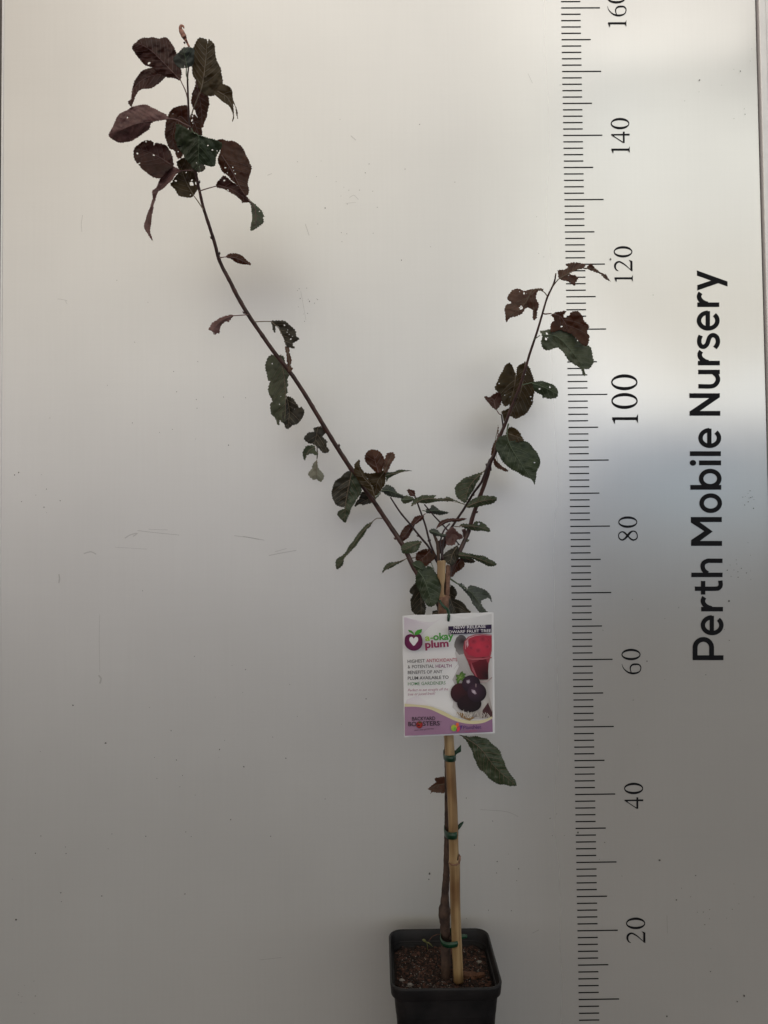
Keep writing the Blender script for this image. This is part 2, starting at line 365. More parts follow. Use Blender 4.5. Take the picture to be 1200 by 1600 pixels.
# ---- numbers: narrow serif digits, traced in a 15.24x frame, read upwards
DG = {
 '0': dict(ring=[(512, 280, 222, 135), (513, 280, 199, 80)], o=(735, 415)),
 '1': dict(strokes=[[(310, 910, 46), (742, 910, 50)]], poly=[[(745, 830), (745, 990), (716, 935), (716, 885)], [(308, 888), (362, 930), (355, 1003), (333, 960)]], o=(744, 990)),
 '2': dict(strokes=[[(402, 737, 12), (350, 705, 30), (322, 640, 44), (330, 575, 48), (370, 532, 44), (425, 517, 38), (490, 545, 34), (565, 595, 26), (640, 660, 18), (722, 738, 14)]], poly=[[(650, 470), (735, 500), (738, 745), (690, 690), (690, 520)]], o=(735, 745)),
 '4': dict(strokes=[[(78, 612, 32), (515, 608, 42)], [(377, 538, 42), (377, 806, 42)], [(88, 615, 16), (372, 800, 20)]], poly=[[(75, 598), (165, 632), (125, 655)]], o=(512, 806)),
 '6': dict(strokes=[[(140, 145, 6), (165, 220, 15), (220, 290, 24), (300, 345, 36), (400, 365, 46), (500, 350, 38), (560, 310, 26), (583, 245, 22), (572, 195, 26), (530, 158, 34), (450, 152, 44), (385, 165, 40), (340, 215, 32), (338, 280, 24), (360, 345, 18)]], o=(585, 385)),
 '8': dict(strokes=[[(470, 870, 44), (400, 800, 38), (345, 780, 30), (285, 808, 26), (262, 870, 20), (285, 940, 28), (350, 970, 36), (415, 935, 44), (480, 860, 56), (540, 792, 46), (605, 765, 30), (668, 790, 28), (700, 870, 22), (680, 940, 28), (610, 972, 36), (545, 945, 36), (470, 870, 30)]], o=(712, 995)),
}
NUMS = {
 '160': ([('1', 978.7, 41.5), ('6', 978.4, 25.3), ('0', 977.9, 5.2)], 1), '140': ([('1', 983.9, 238.9), ('4', 983.6, 223.2), ('0', 983.5, 201.8)], 1),
 '120': ([('1', 988.8, 440), ('2', 988.2, 423.9), ('0', 988.2, 402.2)], 1), '100': ([('1', 996.9, 661.5), ('0', 996.6, 639), ('0', 996.3, 609.8)], 1.415),
 '80': ([('8', 996.7, 845.3), ('0', 995.9, 824.8)], 1.02), '60': ([('6', 1001.5, 1053.5), ('0', 1000.9, 1031.7)], 1.02),
 '40': ([('4', 1004.9, 1263.7), ('0', 1005, 1241)], 1.02), '20': ([('2', 1008.3, 1473.7), ('0', 1008.3, 1451.9)], 1.03)}
for num, (gl, sc) in NUMS.items():
    V, Fc = [], []
    for ch, bx, by in gl:
        G = DG[ch]; ox, oy = G['o']; conv = lambda p: (bx + (p[0] - ox) / 15.24 * sc, by + (p[1] - oy) / 15.24 * sc)
        if 'ring' in G:
            a, b = G['ring']; p, f = cdt([[conv(q) for q in ell(*a)], [conv(q) for q in ell(*b)]]); k0 = len(V)
            V += [PX(x, y, .0004) for x, y in p]; Fc += [tuple(k0 + i for i in q) for q in f]
        for j, st in enumerate(G.get('strokes', [])): strip_geo(st, 0, .0004 + .0001 * j, V, Fc, conv, step=12)
        for j, pl in enumerate(G.get('poly', [])):
            k0 = len(V); V += [PX(*conv(q), .0008 + .0001 * j) for q in pl]; Fc.append(tuple(range(k0, k0 + len(pl))))
    tag(mesh_obj('ruler_number', V, orient(V, Fc), M_ink, board, smooth=False), label='ruler number ' + num)

# ---- the words up the right edge, traced in a 6.667x frame
def arc(cx, cy, rx, ry, a0, a1, n=26): return [(cx + rx * math.cos(math.radians(a0 + (a1 - a0) * k / n)), cy + ry * math.sin(math.radians(a0 + (a1 - a0) * k / n))) for k in range(n + 1)]
def L_e(cx, cy): return [('s', arc(cx, cy, 96, 82, -92, -408), 46), ('s', [(cx - 4, cy - 98), (cx - 4, cy + 82)], 45)]
def L_r(x, y): return [('s', [(x, y), (x + 228, y)], 47), ('s', [(x + 108, y - 8), (x + 72, y - 20), (x + 36, y - 45), (x + 19, y - 78), (x + 22, y - 104), (x + 34, y - 124)], 47)]
def L_ring(cx, cy, rx=118, ry=103, w=47): return [('r', (cx, cy, rx, ry), (cx, cy, rx - w, ry - w))]
R3 = [[('s', [(148, 1318), (470, 1318)], 51), ('s', [(174, 1300), (174, 1213)] + arc(260, 1213, 86, 86, 180, 360, 20)[1:] + [(346, 1300)], 51)],
      L_e(352, 979), L_r(237, 812),
      [('s', [(172, 599), (385, 599), (422, 590), (440, 562), (436, 514)], 46), ('s', [(258, 518), (258, 660)], 46)],
      [('s', [(135, 455), (460, 455)], 47), ('s', [(305, 440), (268, 410), (253, 372), (262, 333), (305, 309), (345, 308), (460, 308)], 46)]]
R2 = [[('p', [(133, 1553), (133, 1492), (270, 1400), (130, 1310), (130, 1252), (453, 1252), (453, 1305), (222, 1305), (358, 1403), (225, 1501), (455, 1501), (455, 1553)])],
      L_ring(337, 1108), [('s', [(125, 943), (447, 943)], 50)] + L_ring(332, 852),
      [('s', [(215, 688), (445, 688)], 50), ('e', (152, 688, 33, 30))], [('s', [(120, 592), (443, 592)], 50)], L_e(327, 429),
      [('p', [(117, 197), (117, 152), (322, 13), (115, 13), (115, -37), (432, -37), (432, 5), (225, 147), (437, 147), (437, 197)])]]
R1 = [[('s', [(207, 1208), (432, 1208)], 47), ('s', [(209, 1357), (340, 1357), (388, 1337), (413, 1292), (402, 1248), (370, 1216)], 46)],
      L_r(204, 1115), [('s', [(233, 828), (219, 868), (221, 912), (243, 942), (275, 942), (302, 912), (316, 868), (335, 835), (366, 824), (400, 845), (412, 885), (405, 922), (382, 958)], 46)],
      L_e(311, 672), L_r(198, 507), [('p', [(193, 150), (512, 265), (512, 317), (195, 203)]), ('p', [(198, 303), (350, 252), (430, 278), (198, 358)])]]
V, Fc = [], []
for oy, glyphs in ((830, R3), (620, R2), (400, R1)):
    conv = lambda p: (1060 + p[0] / 6.667, oy + p[1] / 6.667)
    for G in glyphs:
        for j, it in enumerate(G):
            d = .0004 + .0001 * j; k0 = len(V)
            if it[0] == 's': strip_geo(it[1], it[2], d, V, Fc, conv, step=8, smooth=len(it[1]) > 2)
            else:
                loops = [[conv(q) for q in it[1]]] if it[0] == 'p' else ([[conv(q) for q in ell(*it[1])]] if it[0] == 'e' else [[conv(q) for q in ell(*it[1])], [conv(q) for q in ell(*it[2])]])
                p, f = cdt(loops); V += [PX(x, y, d) for x, y in p]; Fc += [tuple(k0 + i for i in q) for q in f]
tag(mesh_obj('board_lettering', V, orient(V, Fc), M_ink, board, smooth=False), label='black words Perth Mobile Nursery reading upwards')

# ---- scuffs and specks stuck on the board
m_, nt_, b_ = newmat('scuff'); b_.inputs['Base Color'].default_value = (.20, .17, .15, 1); b_.inputs['Roughness'].default_value = .6
b_.inputs['Alpha'].default_value = .20; M_scuff = m_
m_, nt_, b_ = newmat('speck'); b_.inputs['Base Color'].default_value = (.06, .05, .045, 1); b_.inputs['Alpha'].default_value = .75; M_speck = m_
V, Fc = [], []
idc = lambda p: p
SC = [([(195, 841), (203, 836), (215, 833), (208, 838)], 1.6), ([(215, 829), (240, 832), (280, 836)], .9), ([(232, 827), (262, 828)], .7), ([(366, 837), (390, 840), (413, 844)], 1.1), ([(380, 838), (405, 843)], .8),
      ([(420, 868), (440, 864), (463, 860)], 1.2), ([(430, 862), (448, 857)], .8), ([(131, 865), (142, 862), (150, 866)], 1.8), ([(92, 897), (93, 905), (92, 911)], 2.0), ([(154, 1055), (158, 1060), (156, 1068)], 2.4),
      ([(156, 960), (155, 1000), (156, 1050)], .6), ([(129, 336), (127, 350), (128, 362)], .8), ([(90, 467), (98, 468), (105, 470)], .8), ([(102, 470), (105, 475)], .8), ([(418, 274), (425, 271)], 1.2),
      ([(546, 309), (553, 305), (560, 312)], .9), ([(540, 318), (556, 316)], .7), ([(477, 350), (483, 368)], 1.1), ([(548, 212), (556, 219)], 1.4), ([(750, 1265), (790, 1268), (810, 1276)], .7), ([(832, 1458), (842, 1453)], .9),
      ([(1042, 1430), (1043, 1458)], .7), ([(180, 855), (230, 858)], .6), ([(405, 1500), (440, 1496)], .6), ([(470, 455), (478, 500)], .6), ([(825, 115), (832, 130)], .8)]
for i, (p, w) in enumerate(SC): strip_geo(p, w, .0003 + .00002 * i, V, Fc, idc, step=4)
tag(mesh_obj('scuff_marks', V, orient(V, Fc), M_scuff, board, smooth=False), kind='stuff')
V, Fc = [], []
cl = [(1150, 130, 60, 18), (1180, 780, 14, 22), (330, 1190, 120, 10), (45, 1540, 30, 8), (545, 300, 60, 14), (480, 470, 30, 12), (1110, 1420, 60, 14), (50, 770, 40, 10), (1160, 900, 30, 14), (70, 1330, 50, 6), (300, 1250, 260, 22), (700, 250, 300, 18), (1050, 1000, 120, 16), (240, 600, 180, 18), (860, 1300, 140, 14), (750, 1360, 60, 6)]
sp_ = [(x + random.gauss(0, s * .6), y + random.gauss(0, s * .6), random.choice((.5, .5, .6, .7, .9))) for x, y, s, n in cl for _ in range(n)]
sp_ += [(114, 1102, 1.1), (165, 1161, 1.8), (343, 1171, 1), (572, 1092, 1.1), (381, 1198, 1.3), (95, 1395, 1.2), (159, 1400, 1.1), (25, 1437, 1.6), (671, 1365, 1.6), (670, 1374, 1.1), (1139, 939, 1.6), (903, 1301, 1.5), (1197, 1231, 1.9), (1031, 1344, 1.9), (1057, 1406, 1.3), (1087, 1368, 1.1), (1110, 1518, 1.2), (1163, 1556, 1.6), (1042, 1588, 1.3), (1152, 1565, 1.1), (954, 405, 1.7), (1093, 125, 1.2)]
for i, (x, y, r) in enumerate(sp_):
    if not 12 < x < 1180: continue
    k0 = len(V); n = 7; ax = random.uniform(.7, 1.4)
    for k in range(n):
        a = 2 * math.pi * k / n; rr_ = r * random.uniform(.7, 1.15); V.append(PX(x + rr_ * math.cos(a), y + rr_ * ax * math.sin(a), .0009))
    Fc.append(tuple(range(k0, k0 + n)))
tag(mesh_obj('dirt_specks', V, orient(V, Fc), M_speck, board, smooth=False), kind='stuff')

# ------------------------------------------------------------------ pot
PC = Vector((-.2105, -.115, 0)); RZ = .2295
pot = empty('plant_pot', PC); tag(pot, 'square black plastic nursery pot with rounded corners and thick rim', 'pot')
def sqring(h, rc, z, n=7, tilt=0):
    out = []
    for q, (sx, sy) in enumerate(((1, 1), (-1, 1), (-1, -1), (1, -1))):
        for k in range(n + 1):
            a = math.pi / 2 * (q + k / n); out.append(Vector((PC.x + sx * (h - rc) + rc * math.cos(a), PC.y + sy * (h - rc) + rc * math.sin(a), z)))
    return out
def loft(rings, name, mat, parent, cap0=False, cap1=False):
    V, Fc = [], []; n = len(rings[0])
    for r in rings: V += r
    for i in range(len(rings) - 1):
        for k in range(n): k2 = (k + 1) % n; Fc.append((i * n + k, i * n + k2, (i + 1) * n + k2, (i + 1) * n + k))
    if cap0: Fc.append(tuple(range(n))[::-1])
    if cap1: Fc.append(tuple((len(rings) - 1) * n + k for k in range(n)))
    return mesh_obj(name, V, Fc, mat, parent)
h = .0685
loft([sqring(.048, .010, .001), sqring(.049, .012, .004), sqring(.0645, .016, RZ - .019), sqring(.0662, .016, RZ - .014), sqring(.0655, .016, RZ - .014), sqring(.0638, .016, RZ - .024), sqring(.0475, .010, .003)], 'body', M_pot, pot, cap0=True, cap1=True)
loft([sqring(.0642, .0155, RZ - .0155), sqring(.0675, .017, RZ - .0160), sqring(.0690, .018, RZ - .0145), sqring(.0700, .018, RZ - .003), sqring(.0702, .018, RZ - .001), sqring(.0695, .0175, RZ + .0003), sqring(.0680, .017, RZ + .0003), sqring(.0672, .0165, RZ - .0012), sqring(.0655, .016, RZ - .016), sqring(.0632, .0155, RZ - .040)], 'rim', M_pot, pot)

# soil
zs = .2065
def soilz(x, y): return zs + .0022 * math.sin(x * 90 + 1) * math.cos(y * 80) + .0016 * math.sin(x * 260) * math.sin(y * 230 + 2) - .10 * max(0, abs(x - PC.x) - .05) - .0 + .02 * (y - PC.y)
V, Fc, FM = [], [], []; n = 70
for i in range(n + 1):
    for j in range(n + 1):
        x = PC.x - .0634 + .1268 * i / n; y = PC.y - .0634 + .1268 * j / n
        dx, dy = abs(x - PC.x) - .0484, abs(y - PC.y) - .0484
        if dx > 0 and dy > 0 and math.hypot(dx, dy) > .015:
            kf = .015 / math.hypot(dx, dy); x = PC.x + math.copysign(.0484 + dx * kf, x - PC.x); y = PC.y + math.copysign(.0484 + dy * kf, y - PC.y)
        V.append(Vector((x, y, soilz(x, y) + random.uniform(-.0007, .0007))))
for i in range(n):
    for j in range(n):
        a = i * (n + 1) + j; Fc.append((a, a + n + 1, a + n + 2, a + 1)); FM.append(0)
# crumbs of bark, fibre and perlite worked into the soil
def crumb(x, y, z, s, mi, flat=.6):
    b0 = len(V); a = [Vector((random.gauss(0, 1), random.gauss(0, 1), random.gauss(0, 1))).normalized() for _ in range(3)]
    base = [Vector(q) for q in ((1, 0, 0), (-1, 0, 0), (0, 1, 0), (0, -1, 0), (0, 0, 1), (0, 0, -1))]
    st = random.uniform(.7, 1.9); ang = random.uniform(0, 6.28); ca, sa = math.cos(ang), math.sin(ang)
    for q in base:
        q = q * random.uniform(.7, 1.2); q = Vector((q.x * st, q.y / st ** .5, q.z * flat)); q = Vector((q.x * ca - q.y * sa, q.x * sa + q.y * ca, q.z + q.x * random.uniform(-.2, .2)))
        V.append(Vector((x, y, z)) + q * s)
    for f in ((0, 2, 4), (2, 1, 4), (1, 3, 4), (3, 0, 4), (2, 0, 5), (1, 2, 5), (3, 1, 5), (0, 3, 5)): Fc.append(tuple(b0 + k for k in f)); FM.append(mi)
for _ in range(5200):
    x = PC.x + random.uniform(-.0605, .0605); y = PC.y + random.uniform(-.0605, .0605)
    if abs(x - PC.x) > .052 and abs(y - PC.y) > .052: continue
    s = random.choice((.0005, .0006, .0008, .0010, .0013, .0018, .0024)); crumb(x, y, soilz(x, y) + s * .4, s, random.choice((1, 1, 1, 0, 0)))
for _ in range(620):
    x = PC.x + random.uniform(-.058, .058); y = PC.y + random.uniform(-.058, .058)
    if random.random() < .5: x = PC.x + random.gauss(-.030, .018); y = PC.y + random.gauss(-.040, .013)
    if abs(x - PC.x) > .057 or abs(y - PC.y) > .057: continue
    s = random.choice((.0004, .0005, .0006, .0008, .0010)); crumb(x, y, soilz(x, y) + .0014, s, 2)
soil = mesh_obj('potting_soil', V, Fc, None, None, smooth=False, mats=[M_soil, M_barkc, M_perl], fmat=FM)
tag(soil, 'dark brown potting soil with bark crumbs filling the black pot', 'soil', kind='stuff')

def solid_lump(name, c, r, mat, n=2, jag=.25, scl=(1, 1, 1), rot=0):
    bm = bmesh.new(); bmesh.ops.create_icosphere(bm, subdivisions=n, radius=r)
    for q in bm.verts:
        k = 1 + random.uniform(-jag, jag); q.co = Vector((q.co.x * scl[0], q.co.y * scl[1], q.co.z * scl[2])) * k
    bmesh.ops.rotate(bm, verts=bm.verts, matrix=Matrix.Rotation(rot, 3, 'Z'))
    me = bpy.data.meshes.new(name); bm.to_mesh(me); bm.free(); me.materials.append(mat)
    o = bpy.data.objects.new(name, me); o.location = c; COL.objects.link(o); return o
def on_soil(px, py, lift=0):
    r = RT @ Vector(((px - 600) / F, 1, (800 - py) / F)); tt = (zs - CAM.z) / r.z; q = CAM + r * tt; return Vector((q.x, q.y, soilz(q.x, q.y) + lift))
for px, py, r, lb in ((628.5, 1531, .0031, 'white perlite grain near the left front corner of the pot, the left one of two'), (640, 1541, .0032, 'white perlite grain near the left front corner of the pot, the right one of two'), (749, 1504, .0027, 'pale tan grain on the soil to the right of the cane')):
    tag(solid_lump('soil_grain', on_soil(px, py, .0015), r, M_perl, jag=.32, scl=(1.2, .8, .7)), lb, 'grain', 'larger pale grains on the soil')
p0 = on_soil(711, 1529, .003); p1 = on_soil(757, 1528, .004)
V, Fc = [], []
s = cr([(*p0, 2.2), (*p0.lerp(p1, .3), 4.2), (*p0.lerp(p1, .6), 3.6), (*p1, 1.8)], .003)
s = cr([tuple(p0), tuple(p0.lerp(p1, .25) + Vector((0, .001, .001))), tuple(p0.lerp(p1, .6) + Vector((0, -.001, 0))), tuple(p1)], .003)
tube_geo(s, [(.0018 + .0034 * math.sin(math.pi * min(1, (i + 1) / len(s) * .95))) * random.uniform(.8, 1.15) for i in range(len(s))], 7, V, Fc, jit=.25)
tag(mesh_obj('bark_chip', V, Fc, M_chip, smooth=False), 'long reddish brown bark chip lying on soil at the foot of the cane', 'bark chip')
# sprout
sb = on_soil(668, 1485, 0); spr = empty('weed_sprout', sb); tag(spr, 'tiny yellow green weed sprout in the soil left of the trunk', 'weed')
V, Fc = tube_geo(cr([tuple(sb), tuple(sb + Vector((0, 0, .006))), tuple(sb + Vector((-.001, -.002, .012)))], .002), [.0005] * 20, 6) if False else tube_geo([sb, sb + Vector((0, 0, .006)), sb + Vector((-.001, -.002, .012))], [.0006, .0005, .0004], 6)
mesh_obj('stalk', V, Fc, M_spr, spr)
for dx, dz, w in ((-.007, .009, .0022), (.008, -.001, .0013)):
    a = sb + Vector((-.001, -.002, .012)); V = []; Fc = []
    for k in range(7):
        t_ = k / 6; c = a + Vector((dx * t_, -.003 * t_, dz * t_ - .004 * t_ * t_)); ww = w * math.sin(math.pi * min(.97, t_ * .9 + .08)); V += [c + Vector((0, -.0, ww)), c + Vector((0, .0004, -ww))]
    for k in range(6): Fc.append((2 * k, 2 * k + 1, 2 * k + 3, 2 * k + 2))
    o = mesh_obj('leaf', V, Fc, M_spr, spr); md = o.modifiers.new('thickness', 'SOLIDIFY'); md.thickness = .0004
V, Fc = tube_geo(cr([tuple(PX(670, 1471, .10)), tuple(PX(675, 1464, .10)), tuple(PX(684, 1460, .105)), tuple(PX(691, 1461, .11))], .003), [.0006] * 40, 6)
# fine dry rootlet
tag(mesh_obj('dry_rootlet', V, Fc, M_barkc), 'thin dry brown rootlet arching beside the trunk base', 'rootlet')

# ------------------------------------------------------------------ bamboo cane
cane = empty('bamboo_cane', PX(716, 1522, .128)); tag(cane, 'pale yellow bamboo cane with split top standing in the pot beside the trunk', 'cane')
dC = .137
s = cr([(716.5, 1534, dC, 15.5), (714, 1480, dC, 15.5), (712.3, 1440, dC, 15.6), (711, 1400, dC, 16), (710.7, 1362, dC, 16.4), (710.3, 1353, dC, 17.2), (709.8, 1347, dC, 18), (709.6, 1343, dC, 16.4), (709, 1325, dC, 15), (707.5, 1270, dC, 15.2), (704, 1200, dC, 15.4), (701.3, 1150, dC, 15.2), (697, 1050, dC, 15.2), (693, 960, dC, 15.2), (692.8, 945, dC, 15.2), (692.8, 930, dC, 15)], 3)
path = [PX(q[0], q[1], q[2]) for q in s]; V, Fc = tube_geo(path, [q[3] / 2 * (1.1136 - dC) / F for q in s], 20)
mesh_obj('culm', V, Fc, M_bam, cane)
stem('node_ring', [(701.6, 1348.5, dC + .006, 2.2), (705, 1351, dC + .0085, 2.4), (709.5, 1351.6, dC + .009, 2.6), (714, 1351, dC + .0085, 2.4), (718, 1348.5, dC + .006, 2.2)], M_split, cane)
stem('sheath_stub', [(715.5, 1347, dC + .003, 6), (717.5, 1343, dC + .002, 5), (718.5, 1338, dC, 3.4), (716.5, 1334, dC, 1.5)], M_split, cane)
stem('sheath_stub', [(715.2, 1344, dC + .006, 2), (716, 1338, dC + .006, 1.6), (717.5, 1334, dC + .006, 1)], M_trunk, cane)
def shell(name, outline, mat, dcen, rad_px, cx_fn, parent, thick=.0028):
    """a curved piece of split cane: outline bent round the cane's axis"""
    ol = [tuple(q) for q in cr(outline + [outline[0]], 1.5)[:-1]]
    xs = [q[0] for q in ol]; ys = [q[1] for q in ol]
    inner = [(x, y) for x in np.arange(min(xs), max(xs), 1.5) for y in np.arange(min(ys), max(ys), 3) if inpoly(np.array([(x, y)]), ol)[0]]
    p, f = cdt([ol], inner); Vv = []
    for x, y in p:
        k = max(-1, min(1, (x - cx_fn(y)) / rad_px)); Vv.append(PX(x, y, dcen + .0062 * math.sqrt(max(0, 1 - k * k))))
    o = mesh_obj(name, Vv, orient(Vv, f), mat, parent); md = o.modifiers.new('thickness', 'SOLIDIFY'); md.thickness = thick; md.offset = -1; return o
cxf = lambda y: 690.5 + (y - 878) * .03
shell('split_piece', [(683, 877), (684.5, 876), (690, 876), (696, 876.5), (696, 890), (695.5, 905), (694, 915), (694, 927), (696, 935), (690, 940), (686, 938), (689.5, 918), (687, 908), (683.5, 900), (683, 888)], M_bam, dC, 9.5, cxf, cane)
shell('split_piece', [(698.2, 884.5), (703.2, 884), (703.2, 905), (703, 920), (702, 930), (699, 937), (694, 938), (696.5, 928), (697.5, 915), (697.5, 898)], M_split, dC - .001, 9.5, lambda y: 695, cane)
stem('split_core', [(697, 896, dC - .005, 5), (697, 915, dC - .005, 6), (696.5, 932, dC - .004, 8)], M_trunk, cane)
shell('weathered_band', [(686, 934), (702, 931), (701.5, 940), (701, 958), (700.5, 972), (685.5, 972), (686.5, 950)], M_split, dC + .0016, 9, lambda y: 693.2, cane, .001)

# ------------------------------------------------------------------ plum tree
tree = empty('young_plum_tree', PX(696.5, 1527, .12)); tree_ref[0] = tree
tag(tree, 'young potted plum sapling with purple and green leaves on two long leaning branches', 'tree')
stem('trunk', [(696.5, 1536, .119, 15.5), (696.5, 1500, .119, 15), (696, 1460, .119, 15), (695, 1440, .119, 16), (694.5, 1428, .119, 18.5), (694.5, 1420, .119, 18), (695, 1413, .119, 14), (695.5, 1395, .12, 11.5), (697, 1375, .12, 10.5), (698, 1340, .12, 9.5), (698.5, 1300, .12, 8.5), (698.5, 1240, .12, 7.5), (698, 1180, .12, 7.5), (696, 1100, .12, 8), (692, 1010, .118, 8.5), (688, 965, .117, 8.5), (687, 930, .116, 8), (687, 895, .115, 7)], M_trunk, tree, seg=14, step=4, jit=.07, buds=3)
BR = 'branch'
stem(BR, [(688, 950, .117, 7), (675, 925, .115, 7), (650, 893, .112, 7.2), (630, 853, .110, 7), (605, 815, .108, 6.8), (585, 785, .106, 6.6), (565, 757, .104, 6.6), (535, 712, .102, 6.6), (510, 672, .100, 6.4), (475, 614, .098, 6.2), (452, 580, .096, 6), (428, 550, .095, 6), (407, 520, .094, 6), (388, 492, .093, 6), (371, 463, .092, 6), (360, 441, .092, 5.8), (343.5, 408.5, .09, 5.2), (335, 378, .09, 4.8), (325, 347, .09, 4.6), (318, 325, .09, 4.4), (312.5, 302, .09, 4.2), (306, 270, .09, 3.8), (302, 245, .09, 3.6), (296, 200, .09, 3.2), (294.5, 170, .09, 3), (293.5, 140, .09, 2.6), (293, 120, .09, 2.4), (294.5, 105, .092, 2), (295, 73, .094, 1.6)], M_bark, tree, step=5, jit=.06, buds=9)
stem(BR, [(690, 945, .115, 7), (703, 893, .112, 7), (719, 860, .110, 6.6), (732, 830, .108, 6.2), (741, 800, .107, 6), (755, 762, .106, 6), (762, 741, .105, 6), (766, 722, .104, 5.8), (773, 709, .104, 5.4), (781, 682, .103, 5), (790, 661, .102, 4.8), (798, 639, .102, 4.4), (814.5, 597, .101, 4), (827, 555, .10, 3.6), (839, 519, .10, 3.2), (847.5, 490, .10, 3), (855, 465, .10, 2.8), (865.7, 442, .10, 2.6), (868.5, 427, .10, 2)], M_bark, tree, step=5, jit=.06, buds=6)
stem(BR, [(690, 890, .108, 4), (693, 846, .108, 3.4), (705, 825, .109, 3.4), (725, 795, .110, 3.4), (740, 770, .110, 3.4), (753, 752, .111, 3.6), (762, 728, .108, 4), (766, 718, .104, 4)], M_twig, tree, step=5, jit=.06, buds=3)
stem('twig', [(766, 735, .105, 4.5), (765, 722, .106, 3.6)], M_twig, tree, step=3)
stem('twig', [(684, 880, .11, 3.2), (670, 855, .112, 3.2), (655, 837, .114, 3), (640, 818, .116, 2.8), (625, 800, .118, 2.6), (610, 777, .12, 2.2)], M_twig, tree, step=4, buds=2)
stem('twig', [(686, 880, .10, 3.2), (672.5, 850, .10, 3), (665, 822, .10, 2.8), (657, 799, .10, 2.6), (647, 772, .10, 2)], M_twig, tree, step=4, buds=2)
stem('twig', [(718, 852, .10, 2), (698, 827, .10, 2.2), (680, 808, .10, 2.2), (663, 788, .10, 2)], M_twig, tree, step=4, buds=1)
stem('twig', [(685.5, 884, .122, 5), (685, 870, .122, 5), (683.5, 850, .122, 4.6), (678, 835, .122, 3.6), (676, 828, .122, 3)], M_trunk, tree, step=3)
stem('twig', [(692, 875, .118, 3), (688, 850, .118, 2.6), (693, 830, .118, 2.4), (703, 818, .118, 2)], M_twig, tree, step=3)
stem('twig', [(785, 676, .102, 2.8), (786, 667, .102, 2.4), (783.5, 648, .103, 2)], M_twig, tree, step=3)
V, Fc = [], []
s = cr([(295.5, 73, 2.4), (290.5, 63, 3.4), (287.5, 57, 6.4), (284, 50, 6.2), (281.8, 44.5, 4.2), (283, 40.3, 3.4), (286.3, 40.8, 2.6), (287.3, 43.8, 1.6)], 1.2)
V, Fc = tube_geo([PX(q[0], q[1], (.094 + lean(60)) + .002 * math.sin(i)) for i, q in enumerate(s)], [q[2] / 2 * .88 / 1000 for q in s], 8)
mesh_obj('tip_bud', V, Fc, plain('tip_bud_skin', (.42, .20, .14), .5, col2=(.22, .09, .06), scale=160, bump=.5), tree)
V, Fc = tube_geo([PX(287.5, 66, .305), PX(289, 67.5, .305)], [.001, .001], 6); mesh_obj('tip_bud', V, Fc, M_bark, tree)

